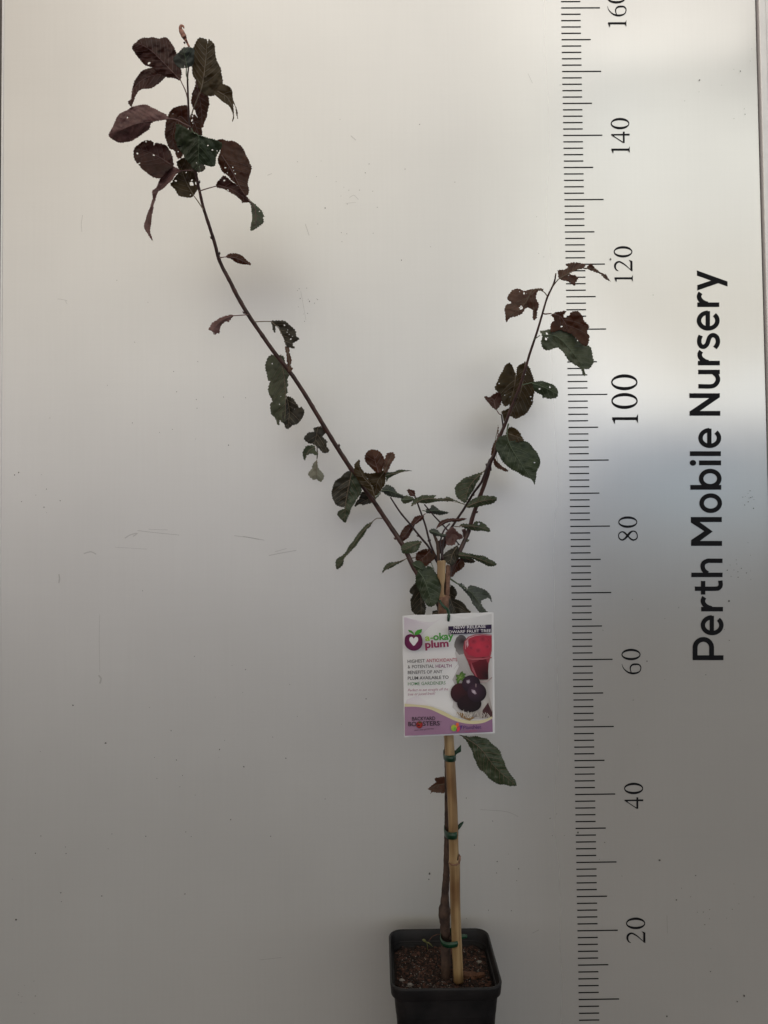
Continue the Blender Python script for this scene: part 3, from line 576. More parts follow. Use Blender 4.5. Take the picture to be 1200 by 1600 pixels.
LEAFREF = 0
ZO = {'A': (150, 20, 4.0), 'B': (300, 380, 4.2115), 'C': (500, 680, 4.0), 'D': (700, 390, 4.103), 'E': (610, 930, 4.85)}
LEAF_N = [0]
def leaf(zone, lobes, stalk=None, d=.10, stalkw=1.6):
    """lobes: list of dict(o=outline, m=midrib, k=colour key, h=[(x,y,r)], dd=depth offset, f=fold, tx, tz=tilts, t=tatter)"""
    d += lean(ZO[zone][1] + np.mean([p[1] for p in lobes[0]['o']]) / ZO[zone][2])
    ox, oy, sc = ZO[zone]; cv = lambda p: (ox + p[0] / sc, oy + p[1] / sc)
    LEAF_N[0] += 1; rnd = random.Random(100 + LEAF_N[0])
    V, Fc, FM, mats = [], [], [], []; rV, rF = [], []; k0key = lobes[0]['k']
    for lb in lobes:
        o = [cv(p) for p in lb['o']]; mid = [cv(p) for p in lb['m']]
        ol = [np.array(q) for q in cr(o + [o[0]], 1.1)[:-1]]
        cen = np.mean(ol, 0); n = len(ol); tt = lb.get('t', 1.0); per = rnd.uniform(3.4, 5.0); ph0 = rnd.uniform(0, 6)
        out = []; acc = 0
        for i, q in enumerate(ol):
            a, b = ol[i - 1], ol[(i + 1) % n]; tg = b - a; tg = tg / (np.linalg.norm(tg) or 1); nm = np.array([-tg[1], tg[0]])
            acc += np.linalg.norm(ol[i] - ol[i - 1]); saw = ((acc / per) % 1.0) - .5
            slow = math.sin(acc / 3.1 + ph0) * .45 + math.sin(acc / 7.3 + ph0 * 2) * .55; out.append(tuple(q + nm * ((saw * 1.25 + slow * .8) * min(tt, 1.6) + rnd.gauss(0, .28 * tt))))
        holes = [(*cv((x, y)), r / sc) for x, y, r in lb.get('h', [])]
        xs = [q[0] for q in out]; ys = [q[1] for q in out]; sz = max(max(xs) - min(xs), max(ys) - min(ys))
        nrand = int(lb.get('nh', rnd.choice((0, 0, 1)) if sz > 25 else 0))
        for _ in range(nrand * 4):
            if nrand <= 0: break
            x, y = rnd.uniform(min(xs), max(xs)), rnd.uniform(min(ys), max(ys))
            if inpoly(np.array([(x, y)]), out)[0]: holes.append((x, y, rnd.uniform(.45, 1.0))); nrand -= 1
        hl = []
        for hx, hy, r in holes:
            sx_, an = rnd.uniform(.55, 1.0), rnd.uniform(0, 3.14); r *= .92; q8 = []
            for a in np.linspace(0, 2 * math.pi, 10)[:-1]:
                rr0 = r * rnd.uniform(.6, 1.3); xx, yy = rr0 * math.cos(a), rr0 * sx_ * math.sin(a); q8.append((hx + xx * math.cos(an) - yy * math.sin(an), hy + xx * math.sin(an) + yy * math.cos(an)))
            hl.append(q8)
        st = 1.7
        gx, gy = np.meshgrid(np.arange(min(xs), max(xs), st), np.arange(min(ys), max(ys), st)); gp = np.stack([gx.ravel(), gy.ravel()], 1) + np.array([[rnd.uniform(-.3, .3), rnd.uniform(-.3, .3)] for _ in range(gx.size)])
        gp = gp[inpoly(gp, out)]
        p, f = cdt([out] + hl, gp)
        M = np.array(cr(mid, 1.0)); tot = np.concatenate([[0], np.cumsum(np.linalg.norm(np.diff(M, axis=0), axis=1))]); Lm = tot[-1] or 1
        fold, tx, tz, curl, dd = lb.get('f', .25), lb.get('tx', 0), lb.get('tz', 0), lb.get('c', .0), lb.get('dd', 0)
        wav = rnd.uniform(.6, 1.3); ph = rnd.uniform(0, 6)
        def disp(q):
            """depth towards the camera in px-like units at 2-D point q, with side sign"""
            D2 = np.linalg.norm(M - q, axis=1); i = int(D2.argmin()); j = min(i + 1, len(M) - 1); i0 = max(i - 1, 0); tg = M[j] - M[i0]
            sd = np.sign(tg[0] * (q[1] - M[i][1]) - tg[1] * (q[0] - M[i][0])); dist = D2[i]; s_ = tot[i]
            z = fold * dist + tx * (q[0] - cen[0]) + tz * (q[1] - cen[1]) + curl * (s_ - Lm * .4) ** 2 / Lm
            z += 1.9 * mn.noise(Vector((q[0] / 11, q[1] / 11, ph * 3))) + .75 * mn.noise(Vector((q[0] / 4.2, q[1] / 4.2, ph * 5)))
            z += .30 * wav * math.sin(s_ / 2.6 - dist * .45 * 1 + (1.2 if sd > 0 else 0)) * min(1, dist / 4)        # quilting between side veins
            z += .9 * math.sin(s_ / 9 + ph + dist * .12 * sd) * min(1, dist / 7)                                    # slow wave of the blade
            return z
        b0 = len(V); dz = [disp(q) for q in p]
        V += [PX(q[0], q[1], d + dd + z * .00092) for q, z in zip(p, dz)]
        mt = LM[lb['k']]
        if mt not in mats: mats.append(mt)
        Fc += [tuple(b0 + i for i in q) for q in f]; FM += [mats.index(mt)] * len(f)
        # midrib and side veins as fine raised ribs
        mm = [q for q in M]; nM = len(mm)
        if not lb.get('nomid'):
            pth = [PX(q[0], q[1], d + dd + disp(q) * .00092 + .00035) for q in mm[::2]]
            tube_geo(pth, [.00055 * (1 - .65 * i / len(pth)) for i in range(len(pth))], 6, rV, rF)
        if sz > 22:
            nv = int(Lm / 8.5)
            for k in range(1, nv):
                for sd in (-1, 1):
                    i = int((k + (.35 if sd > 0 else 0)) / nv * (nM - 1)); i = min(i, nM - 3); tg = M[i + 2] - M[max(i - 1, 0)]; tg /= np.linalg.norm(tg) or 1
                    dr = np.array([-tg[1], tg[0]]) * sd * .8 + tg * .62; pts = []
                    for r_ in range(1, 30):
                        q = M[i] + dr * r_ * 1.3 + tg * (r_ * r_ * .018)
                        if not inpoly(np.array([q]), out)[0]: break
                        if any((q[0] - hx) ** 2 + (q[1] - hy) ** 2 < (r + .6) ** 2 for hx, hy, r in holes): break
                        pts.append(PX(q[0], q[1], d + dd + disp(q) * .00092 + .0002))
                    if len(pts) > 3: tube_geo(pts, [.00026 * (1 - .6 * j / len(pts)) for j in range(len(pts))], 5, rV, rF)
    o = mesh_obj('leaf', V, orient(V, Fc), None, tree, mats=mats, fmat=FM)
    md = o.modifiers.new('thickness', 'SOLIDIFY'); md.thickness = .00028; md.offset = -1
    if stalk:
        ss = cr([cv(p) for p in stalk], 1.5); nn_ = len(ss)
        d1 = d + lobes[0].get('dd', 0)
        tube_geo([PX(q[0], q[1], (.10 + lean(q[1])) * (1 - i / max(1, nn_ - 1)) + d1 * (i / max(1, nn_ - 1)) + .0) for i, q in enumerate(ss)], [stalkw / 2 * .0009 * (1 - .25 * i / nn_) for i in range(nn_)], 7, rV, rF)
    vm = M_veinp if k0key in 'pkr' else (M_veing if k0key in 'gft' else M_vein)
    ro = mesh_obj('midrib', rV, rF, vm, o)
    return o
def D(o, m, k, **kw): return dict(o=o, m=m, k=k, **kw)
# --- top of the long left branch
leaf('A', [D([(440,395),(425,410),(380,450),(330,475),(280,480),(250,510),(230,560),(222,590),(200,565),(205,548),(218,540),(225,500),(235,440),(265,385),(320,350),(380,345)], [(440,380),(320,405),(240,470),(212,565)], 'p', f=.35, tz=.25)], d=.082)
leaf('A', [D([(530,428),(490,412),(440,400),(400,378),(350,345),(300,320),(265,280),(225,228),(232,200),(250,182),(290,160),(350,153),(390,158),(430,153),(460,175),(490,220),(515,270),(522,320),(535,380)], [(530,425),(440,330),(350,240),(270,195),(238,205)], 'p', h=[(332,313,10)], f=-.3, tz=-.2)], [(575,545),(560,490),(530,425)], d=.10)
leaf('A', [D([(625,420),(640,440),(665,480),(700,520),(705,570),(695,640),(665,715),(650,690),(620,620),(597,560),(600,520),(612,470)], [(625,430),(645,520),(660,620),(663,705)], 'r', f=.4)], d=.078)
leaf('A', [D([(610,220),(622,185),(650,155),(690,162),(698,190),(705,166),(730,185),(745,220),(750,280),(770,330),(790,400),(790,445),(760,500),(715,520),(660,500),(628,430),(600,370),(603,300),(612,255)], [(655,490),(670,420),(685,300),(692,200)], 'b', f=-.25),
  D([(785,440),(830,460),(850,490),(860,550),(880,600),(885,660),(877,640),(872,600),(858,570),(862,650),(850,680),(854,630),(830,580),(780,545),(745,515),(740,490)], [(760,490),(820,530),(860,600)], 'b', f=.2, dd=-.002, t=.6)], [(600,640),(605,610),(645,510),(655,490)], d=.098)
leaf('A', [D([(540,345),(505,330),(480,290),(500,260),(515,245),(550,220),(590,215),(615,230),(613,290),(600,330),(570,340)], [(570,345),(560,290),(545,225)], 't', f=-.4, tz=-.3, nh=1)], [(577,420),(565,390),(565,345)], d=.104)
leaf('A', [D([(565,575),(500,588),(455,630),(437,680),(430,740),(440,800),(460,850),(490,865),(515,912),(545,880),(560,780),(575,700),(580,620)], [(575,690),(520,650),(480,760),(490,850)], 'r', h=[(478,868,6),(513,868,5)], f=.3)], d=.075)
leaf('A', [D([(590,630),(625,640),(655,695),(660,765),(620,755),(590,740),(582,690)], [(595,640),(620,700),(640,755)], 'r', h=[(600,672,8),(603,645,6),(606,690,4)], f=.3)], d=.078)
leaf('A', [D([(462,665),(400,672),(350,690),(330,730),(290,755),(240,795),(190,810),(150,812),(85,778),(87,738),(115,690),(140,640),(200,600),(250,580),(320,577),(380,605),(430,632)], [(455,663),(360,675),(250,695),(150,735),(90,755)], 'k', h=[(196,655,6)], f=-.3, tz=-.35)], [(592,715),(545,692),(500,668),(455,663)], d=.104, stalkw=2.2)
leaf('A', [D([(502,695),(550,708),(600,745),(650,768),(720,785),(783,812),(775,860),(752,900),(750,950),(715,960),(675,950),(655,960),(635,1000),(600,962),(560,910),(530,870),(495,800)], [(605,745),(640,770),(642,850),(635,990)], 'g', h=[(700,830,6),(728,857,6),(757,862,4),(628,938,4)], f=-.28, tz=-.35),
  D([(640,1002),(672,990),(680,965),(660,945),(640,960)], [(645,960),(655,995)], 'd', nh=0)], [(595,720),(605,745)], d=.11)
leaf('A', [D([(485,940),(480,960),(440,1000),(400,1035),(350,1020),(290,980),(250,930),(235,890),(240,850),(270,815),(310,798),(350,803),(362,832),(377,811),(420,820),(450,840),(472,890)], [(470,950),(400,905),(330,870),(260,850)], 'p', h=[(360,888,8),(258,878,7),(270,940,8),(312,806,7)], f=.22)], d=.085)
leaf('A', [D([(500,930),(560,908),(600,955),(630,1000),(637,1090),(610,1145),(570,1155),(520,1140),(490,1100),(465,1070),(500,1020),(520,990)], [(612,1145),(560,1050),(525,950)], 'b', h=[(600,1070,16),(626,1066,11),(498,1050,8),(563,997,6),(600,1045,7),(590,1138,5)], f=.3)], [(672,1232),(635,1175),(612,1145)], d=.083)
leaf('A', [D([(535,990),(490,962),(450,958),(425,985),(400,1040),(375,1090),(350,1115),(353,1160),(343,1200),(322,1250),(303,1310),(305,1350),(325,1385),(355,1430),(350,1400),(337,1370),(345,1300),(355,1240),(366,1180),(385,1125),(430,1090),(470,1050),(500,1008)], [(525,990),(460,1015),(400,1095),(357,1190),(322,1310),(340,1395)], 'k', f=.3, tx=.2, t=.7)], [(605,985),(560,985),(525,990)], d=.10)
leaf('A', [D([(758,1060),(795,1020),(830,1035),(880,1080),(940,1140),(963,1178),(915,1187),(905,1165),(850,1130),(800,1105),(755,1085)], [(765,1078),(850,1105),(945,1165)], 'p', h=[(802,1048,7),(825,1108,7)], f=.3, dd=-.006),
  D([(750,800),(790,788),(830,800),(870,805),(920,850),(945,900),(968,950),(965,1000),(950,1060),(958,1110),(935,1142),(900,1105),(860,1060),(820,1015),(790,990),(760,930),(765,890),(780,850)], [(785,890),(850,990),(900,1090),(948,1163)], 'r', h=[(808,968,6),(855,965,4),(870,1005,5),(820,1000,4),(860,985,3)], f=-.2),
  D([(950,1165),(985,1190),(1025,1225),(1058,1275),(1045,1277),(1045,1310),(1010,1340),(962,1362),(975,1290),(970,1220)], [(950,1165),(995,1230),(1000,1340)], 'f', h=[(1022,1240,5)], f=-.3, dd=.003, tx=-.2)], [(640,1116),(700,1097),(755,1082)], d=.094)
# --- middle of the long left branch
leaf('B', [D([(213,90),(240,70),(290,67),(330,85),(370,115),(388,143),(340,140),(290,125),(250,103)], [(215,90),(290,98),(385,142)], 'r', f=-.4)], [(180,96),(213,91)], d=.10)
leaf('B', [D([(272,475),(240,470),(180,493),(140,520),(120,550),(106,566),(130,580),(150,606),(165,595),(180,593),(185,550),(220,515),(240,518),(268,490)], [(268,478),(190,515),(140,570)], 'k', f=-.3, nh=2)], [(368,470),(310,475),(268,478)], d=.10)
leaf('B', [D([(515,512),(560,507),(610,515),(650,545),(685,580),(690,610),(706,628),(690,645),(665,655),(660,670),(673,690),(645,690),(620,680),(600,620),(570,560),(552,545),(548,590),(530,570),(530,540)], [(520,515),(570,560),(605,630),(625,685)], 'd', h=[(608,540,7),(625,585,5),(650,630,7),(640,600,5),(630,570,4),(660,612,4)], f=.3),
  D([(615,680),(638,690),(645,720),(655,760),(650,810),(662,820),(650,840),(630,835),(622,750)], [(625,690),(638,760),(642,830)], 'o', f=.2, nh=0)], [(412,518),(470,515),(520,515)], d=.098)
leaf('B', [D([(620,1000),(660,1020),(690,1060),(705,1085),(722,1075),(740,1100),(735,1130),(700,1180),(660,1200),(630,1225),(605,1190),(600,1100)], [(620,1000),(640,1100),(632,1215)], 'd', f=.35, dd=-.002, nh=1),
  D([(550,738),(520,735),(490,770),(480,810),(490,860),(503,900),(518,908),(502,940),(505,1000),(530,1040),(515,1060),(520,1120),(545,1155),(560,1190),(573,1198),(578,1165),(597,1180),(615,1160),(617,1000),(632,985),(625,950),(636,930),(630,890),(636,868),(612,800),(607,745)], [(585,745),(600,840),(612,920),(616,1060),(612,1160)], 'f', h=[(527,792,5),(575,1060,4)], f=-.3, tx=.25)], [(585,735),(588,760)], d=.106)
leaf('B', [D([(790,1215),(850,1210),(880,1240),(862,1270),(890,1300),(885,1330),(903,1365),(880,1378),(850,1370),(820,1340),(790,1320),(770,1320),(740,1285),(760,1250),(800,1240)], [(828,1215),(815,1280),(805,1330)], 'd', f=.25),
  D([(745,1335),(800,1330),(812,1360),(822,1392),(790,1388),(760,1395),(750,1410),(740,1430),(730,1390)], [(810,1340),(770,1365),(742,1415)], 's', f=.3, dd=.002),
  D([(822,1420),(835,1480),(868,1530),(850,1568),(820,1555),(795,1560),(765,1515),(785,1490),(800,1450)], [(822,1425),(818,1480),(820,1550)], 'w', f=-.2, dd=.004)], [(850,1205),(828,1215)], d=.096)
leaf('B', [D([(818,1330),(824,1332),(828,1390),(824,1422),(820,1420),(820,1390)], [(820,1332),(824,1370),(822,1418)], 's', nh=0, t=.4)], d=.098)
# --- crowded middle
leaf('C', [D([(240,400),(262,360),(290,355),(330,390),(380,360),(352,395),(320,422),(270,440),(255,430),(215,446)], [(370,365),(300,400),(225,442)], 'd', f=.3)], d=.095)
leaf('C', [D([(195,220),(165,230),(130,260),(100,280),(78,330),(78,390),(95,430),(130,450),(155,445),(175,380),(195,300)], [(200,235),(178,330),(155,440)], 'd', f=.2, dd=-.001),
  D([(195,225),(240,290),(262,340),(240,390),(203,440),(185,490),(165,545),(148,540),(110,500),(118,475),(148,455),(160,400),(182,310)], [(198,235),(172,350),(158,460),(155,535)], 's', f=-.25, tx=.2)], [(210,225),(198,235)], d=.115)
leaf('C', [D([(270,235),(340,235),(400,222),(412,290),(385,335),(345,375),(320,310)], [(400,232),(360,290),(345,368)], 'b', f=.2, nh=0)], d=.10)
leaf('C', [D([(212,180),(230,162),(248,155),(250,190),(275,235),(310,290),(333,330),(345,390),(330,382),(290,340),(250,300),(215,235)], [(342,385),(320,320),(270,260),(238,190)], 'b', f=-.3, tx=-.2, nh=0)], [(345,405),(342,385)], d=.118)
leaf('C', [D([(355,238),(325,215),(300,185),(280,150),(285,120),(310,92),(345,87),(380,110),(400,145),(397,190),(385,230)], [(365,235),(350,180),(335,120)], 'r', f=-.2)], d=.112)
leaf('C', [D([(393,225),(400,165),(420,115),(440,105),(462,107),(465,140),(440,185),(415,240)], [(400,230),(425,175),(450,115)], 'o', f=.3, nh=0)], d=.108)
leaf('C', [D([(410,232),(460,228),(500,216),(575,222),(530,226),(492,238),(465,250),(430,268),(415,290)], [(415,250),(470,238),(565,222)], 's', f=-.4, nh=0, t=.5)], d=.108)
leaf('C', [D([(380,350),(400,320),(420,308),(460,330),(490,362),(540,382),(520,392),(470,388),(420,377)], [(385,345),(440,350),(530,385)], 't', f=-.4, tz=-.3, nh=0)], [(380,350),(345,392)], d=.122)
leaf('C', [D([(508,395),(540,380),(590,395),(562,420),(530,430),(512,415)], [(512,405),(550,403),(585,396)], 'f', f=-.4, nh=0)], [(490,365),(512,400)], d=.12)
leaf('C', [D([(543,345),(550,338),(570,342),(590,350),(588,378),(560,380)], [(585,375),(560,345)], 'p', nh=0, f=.3)], [(597,390),(585,375)], d=.112)
leaf('C', [D([(568,443),(590,402),(630,378),(690,372),(722,378),(712,393),(770,395),(830,402),(900,430),(850,416),(790,415),(730,413),(670,428),(620,425)], [(575,438),(650,400),(760,403),(890,428)], 's', f=-.4, nh=0),
  D([(778,393),(800,384),(835,402),(810,408)], [(780,396),(830,403)], 'f', nh=0)], [(905,432),(885,426)], d=.124)
leaf('C', [D([(660,462),(690,455),(700,437),(720,448),(750,465),(805,482),(780,495),(730,495),(690,490),(662,485)], [(665,475),(720,472),(800,483)], 't', f=-.4, nh=0)], [(640,470),(665,475)], d=.10)
leaf('C', [D([(332,533),(290,560),(240,612),(190,680),(150,745),(100,775),(104,838),(140,810),(155,767),(200,722),(252,652),(292,600),(326,550)], [(328,540),(250,625),(170,745),(108,830)], 's', f=-.35, tx=.2)], [(392,520),(355,520),(328,540)], d=.112)
leaf('C', [D([(648,495),(600,510),(560,550),(520,580),(502,620),(515,662),(550,640),(580,600),(592,562),(620,542),(650,512)], [(645,500),(575,570),(512,655)], 'p', f=-.3)], [(660,490),(645,500)], d=.105)
leaf('C', [D([(505,695),(540,672),(600,660),(638,665),(622,700),(600,730),(550,737),(512,737)], [(632,668),(570,695),(508,725)], 's', f=-.3, nh=0)], d=.124)
leaf('C', [D([(386,866),(400,820),(440,797),(500,785),(545,770),(492,802),(430,835)], [(540,772),(450,810),(390,860)], 's', f=-.3, nh=0)], [(598,765),(570,768),(540,772)], d=.113)
leaf('C', [D([(602,740),(640,712),(690,715),(722,745),(700,790),(660,822),(620,805),(600,772)], [(690,720),(650,760),(610,790)], 'r', f=.25, nh=1)], d=.112)
leaf('C', [D([(605,910),(580,940),(562,980),(577,1000),(565,1040),(570,1090),(600,1120),(648,1122),(665,1080),(650,1035),(625,985)], [(615,930),(630,1010),(632,1115)], 'd', h=[(572,998,6)], f=.3)], d=.095)
leaf('C', [D([(815,935),(840,950),(860,985),(845,1020),(880,1040),(920,1080),(937,1112),(790,1118),(780,1060),(800,1000)], [(805,950),(820,1040),(850,1110)], 'd', f=.3, nh=0)], d=.10)
leaf('C', [D([(700,1100),(735,1095),(745,1118),(705,1122)], [(705,1115),(740,1105)], 'd', nh=0)], d=.10)
leaf('C', [D([(850,920),(890,930),(920,958),(932,943),(970,943),(1020,960),(1060,990),(1072,1045),(1058,1020),(1035,1022),(1010,1040),(1022,1080),(1047,1108),(1003,1108),(970,1080),(940,1022),(915,985),(880,955)], [(855,925),(935,975),(990,1040),(1030,1105)], 't', h=[(905,955,5),(918,968,4),(895,938,4)], f=-.25, tx=-.1)], [(815,898),(840,915),(857,927)], d=.11, stalkw=3)
leaf('C', [D([(880,752),(930,758),(970,785),(960,795),(905,796),(880,780)], [(885,760),(960,788)], 'd', nh=0)], d=.10)
leaf('C', [D([(820,890),(813,830),(840,790),(880,770),(907,800),(890,830),(850,860)], [(880,775),(850,820),(822,885)], 'r', f=.3, nh=0)], d=.104)
leaf('C', [D([(753,778),(780,740),(830,700),(862,695),(866,740),(850,790),(830,815),(800,805)], [(855,700),(825,750),(815,805)], 'd', f=-.3, nh=0)], [(862,685),(855,700)], d=.121)
leaf('C', [D([(858,738),(900,730),(960,745),(1020,755),(1070,778),(1105,803),(1090,820),(1050,815),(1000,795),(960,777),(900,772),(865,762)], [(862,748),(960,762),(1095,812)], 's', f=-.4, tz=-.2, nh=0)], d=.118)
leaf('C', [D([(780,625),(800,592),(830,575),(860,600),(890,630),(882,650),(845,655),(848,672),(825,690),(790,680)], [(865,640),(830,620),(790,660)], 'k', f=.35, nh=0)], d=.112)
leaf('C', [D([(740,660),(790,645),(785,690),(765,725),(738,745),(728,700)], [(785,650),(755,690),(740,738)], 'p', f=.3, nh=0)], d=.104)
leaf('C', [D([(722,585),(745,548),(780,525),(850,518),(916,520),(880,536),(800,546),(770,562)], [(728,580),(790,538),(905,522)], 'p', f=-.4, nh=0, t=.6)], d=.126)
leaf('C', [D([(870,565),(900,550),(955,562),(968,540),(1000,540),(1040,560),(1062,600),(1000,596),(950,597),(900,580)], [(875,568),(970,570),(1055,592)], 's', h=[(992,555,8)], f=-.3, nh=0)], [(830,568),(875,573)], d=.125)
leaf('C', [D([(683,590),(705,585),(730,592),(760,615),(792,622),(770,640),(722,625),(690,612)], [(688,598),(740,615),(785,628)], 't', f=-.4, nh=0)], d=.13)
leaf('C', [D([(890,590),(912,588),(915,620),(893,640)], [(900,592),(903,630)], 'k', nh=0)], d=.10)
leaf('C', [D([(920,650),(932,655),(930,665),(915,665)], [(920,655),(928,662)], 's', nh=0)], d=.11)
leaf('C', [D([(1035,215),(985,240),(900,270),(852,310),(845,360),(870,400),(908,425),(940,370),(970,320),(1005,260)], [(1030,218),(940,310),(905,415)], 's', f=-.22, tx=.15, nh=0)], [(1045,210),(1030,218)], d=.118)
leaf('C', [D([(910,442),(950,402),(1010,380),(1080,378),(1108,398),(1090,420),(1020,440),(960,455),(920,452)], [(915,447),(1000,415),(1100,398)], 's', f=-.4, tz=-.2, nh=0)], d=.126)
leaf('C', [D([(575,800),(610,782),(645,800),(655,832),(625,850),(598,838)], [(585,810),(640,840)], 'g', f=-.3, nh=0, dd=-.001),
  D([(600,870),(622,830),(662,815),(700,830),(740,880),(760,950),(755,1000),(732,1050),(700,1072),(670,1062),(640,1020),(615,970),(597,920)], [(612,845),(650,900),(678,980),(702,1062)], 'g', h=[(665,822,8)], f=-.22, tx=.12)], [(690,785),(700,810),(712,840)], d=.142)
# --- right branch
leaf('D', [D([(700,135),(740,125),(768,112),(760,96),(800,83),(850,87),(882,90),(872,118),(825,130),(780,150),(792,160),(818,165),(835,185),(820,212),(815,233),(795,220),(770,205),(730,195),(707,178)], [(700,195),(750,165),(820,128),(875,118)], 'o', f=-.3, nh=3),
  D([(885,122),(915,90),(940,110),(970,140),(1012,160),(1020,180),(1042,205),(1008,188),(970,155),(930,137)], [(885,122),(940,125),(1035,200)], 'o', f=.3, dd=.002, nh=0),
  D([(870,116),(890,116),(890,124),(868,124)], [(872,120),(888,120)], 'o', nh=0, t=.3)], [(668,242),(695,205),(715,185)], d=.108)
leaf('D', [D([(610,252),(608,264),(580,265),(565,300),(583,345),(575,385),(565,440),(550,455),(540,430),(545,395),(520,375),(490,380),(470,415),(430,430),(400,440),(377,465),(370,430),(362,390),(375,350),(400,342),(382,320),(390,290),(420,258),(460,250),(490,265),(520,255),(560,250)], [(600,258),(540,262),(490,350),(390,430)], 'o', h=[(467,372,14),(487,280,7)], f=-.25, nh=2)], [(640,303),(618,275),(597,262)], d=.105)
leaf('D', [D([(655,420),(700,402),(755,393),(742,428),(775,425),(790,402),(830,395),(862,430),(880,460),(905,495),(890,530),(905,560),(898,612),(860,612),(820,565),(780,535),(720,520),(660,525),(662,480),(680,450)], [(660,412),(715,425),(750,470),(775,522)], 'r', h=[(728,493,7)], f=.25, nh=1)], [(606,408),(622,413),(660,410)], d=.104, stalkw=2.2)
leaf('D', [D([(590,520),(640,512),(700,515),(760,520),(810,550),(850,600),(908,622),(930,680),(935,720),(910,760),(872,765),(888,806),(868,806),(850,770),(830,747),(780,715),(752,680),(720,642),(700,627),(650,642),(610,636),(595,600),(602,560)], [(600,545),(700,560),(790,650),(850,730),(882,800)], 'f', h=[(635,538,11),(628,572,10)], f=-.2, tx=-.15)], [(548,580),(568,565),(590,550)], d=.116)
leaf('D', [D([(400,725),(375,735),(340,790),(320,840),(303,885),(330,930),(348,985),(370,1005),(420,960),(430,900),(432,800),(425,785),(415,745)], [(435,790),(425,880),(400,970)], 'b', h=[(328,858,6),(420,900,7),(405,945,13)], f=.25, nh=1)], d=.086)
leaf('D', [D([(497,715),(450,745),(440,790),(425,860),(395,960),(395,1010),(345,1037),(350,1070),(367,1108),(400,1070),(440,1085),(490,1060),(530,1010),(550,950),(555,890),(545,820),(530,770)], [(495,725),(480,850),(450,960),(400,1060)], 'b', h=[(530,943,7),(538,968,5)], f=-.2, nh=1)], d=.082)
leaf('D', [D([(330,912),(347,950),(340,980),(310,1025),(270,995),(235,955),(240,940),(265,945),(300,925)], [(305,1020),(290,960),(250,945)], 'p', f=.3, nh=0)], [(342,1060),(325,1050),(305,1015)], d=.098)
leaf('D', [D([(540,850),(590,842),(640,850),(690,880),(705,920),(690,950),(650,960),(622,948),(610,956),(600,930),(570,915),(545,890)], [(540,858),(610,880),(700,925)], 'g', h=[(587,893,7),(653,882,7)], f=-.3, nh=0)], [(465,870),(540,852)], d=.106)
leaf('D', [D([(320,1125),(328,1180),(330,1220),(302,1280),(310,1350),(382,1415),(350,1415),(300,1385),(280,1320),(287,1260),(312,1200)], [(322,1140),(300,1250),(320,1370)], 'o', f=.3, nh=0)], d=.088)
leaf('D', [D([(380,1165),(400,1140),(440,1150),(470,1190),(487,1222),(430,1235),(380,1235),(370,1185)], [(385,1180),(430,1195),(475,1215)], 'b', f=.2, nh=0)], d=.104)
leaf('D', [D([(330,1200),(370,1187),(385,1222),(440,1225),(490,1225),(540,1258),(580,1320),(590,1370),(570,1430),(558,1505),(540,1475),(480,1450),(420,1415),(360,1370),(320,1310),(307,1250)], [(378,1190),(400,1260),(480,1390),(552,1495)], 'g', h=[(555,1365,7)], f=-.2, tx=-.1, nh=0)], [(388,1115),(380,1150),(378,1190)], d=.116, stalkw=2.4)
# --- low on the trunk
leaf('E', [D([(540,1062),(600,1068),(680,1075),(740,1095),(790,1140),(835,1190),(845,1230),(870,1270),(885,1320),(920,1370),(958,1440),(900,1445),(820,1430),(770,1405),(720,1360),(670,1310),(640,1240),(610,1170),(570,1100)], [(545,1065),(680,1160),(800,1310),(950,1437)], 's', f=-.18, tx=-.1, nh=0)], [(440,1040),(500,1050),(545,1065)], d=.128, stalkw=2)
leaf('E', [D([(410,1378),(380,1380),(340,1385),(335,1400),(347,1420),(320,1430),(287,1470),(310,1477),(305,1505),(325,1490),(370,1500),(415,1495)], [(410,1430),(350,1440),(295,1472)], 'o', f=.3, nh=0)], d=.112)
# ------------------------------------------------------------------ plant ties
def tie(px, py, rx, w, label, tail=None, tilt=0, d=.128, ry=.0135, knot=None):
    """soft green tape looped round cane and trunk"""
    root = empty('plant_tie', PX(px, py, d)); tag(root, label, 'plant tie', 'green ties holding the trunk to the cane')
    V, Fc = [], []; n = 36; k_ = (1.1136 - d) / F
    c = PX(px, py, d)
    for i in range(n):
        a = 2 * math.pi * i / n; x = rx * k_ * math.cos(a); y = ry * math.sin(a)
        for zz in (-.5, 0, .5):
            V.append(c + Vector((x * (1 + .03 * (zz == 0)), y * (1 + .03 * (zz == 0)), zz * w * k_ + tilt * x + .0005 * math.sin(3 * a))))
    for i in range(n):
        j = (i + 1) % n
        for q in (0, 1): Fc.append((3 * i + q, 3 * j + q, 3 * j + q + 1, 3 * i + q + 1))
    o = mesh_obj('band', V, Fc, M_tie, root); md = o.modifiers.new('thickness', 'SOLIDIFY'); md.thickness = .0006; md.offset = 1
    if tail:
        t2 = cr(tail, 1.5); V, Fc = [], []; b = len(t2)
        for q in t2: V.append(PX(q[0], q[1] - q[2] / 2, d + .006)); V.append(PX(q[0], q[1] + q[2] / 2, d + .0075))
        Fc = [(2 * i, 2 * i + 1, 2 * i + 3, 2 * i + 2) for i in range(b - 1)]
        o = mesh_obj('tail', V, Fc, M_tie, root); md = o.modifiers.new('thickness', 'SOLIDIFY'); md.thickness = .0006
    return root
tie(702.5, 1180, 9, 9.5, 'green tie just below the printed label, with a pointed tail', [(709, 1179, 8), (714, 1174, 8), (720.5, 1169, 11)], ry=.0175, tilt=.0)
tie(705, 1298.5, 10.2, 10.5, 'green tie midway up the bare cane, above the cane joint', [(714, 1295, 8), (719, 1290, 8), (724, 1284.5, 3)], ry=.0175)
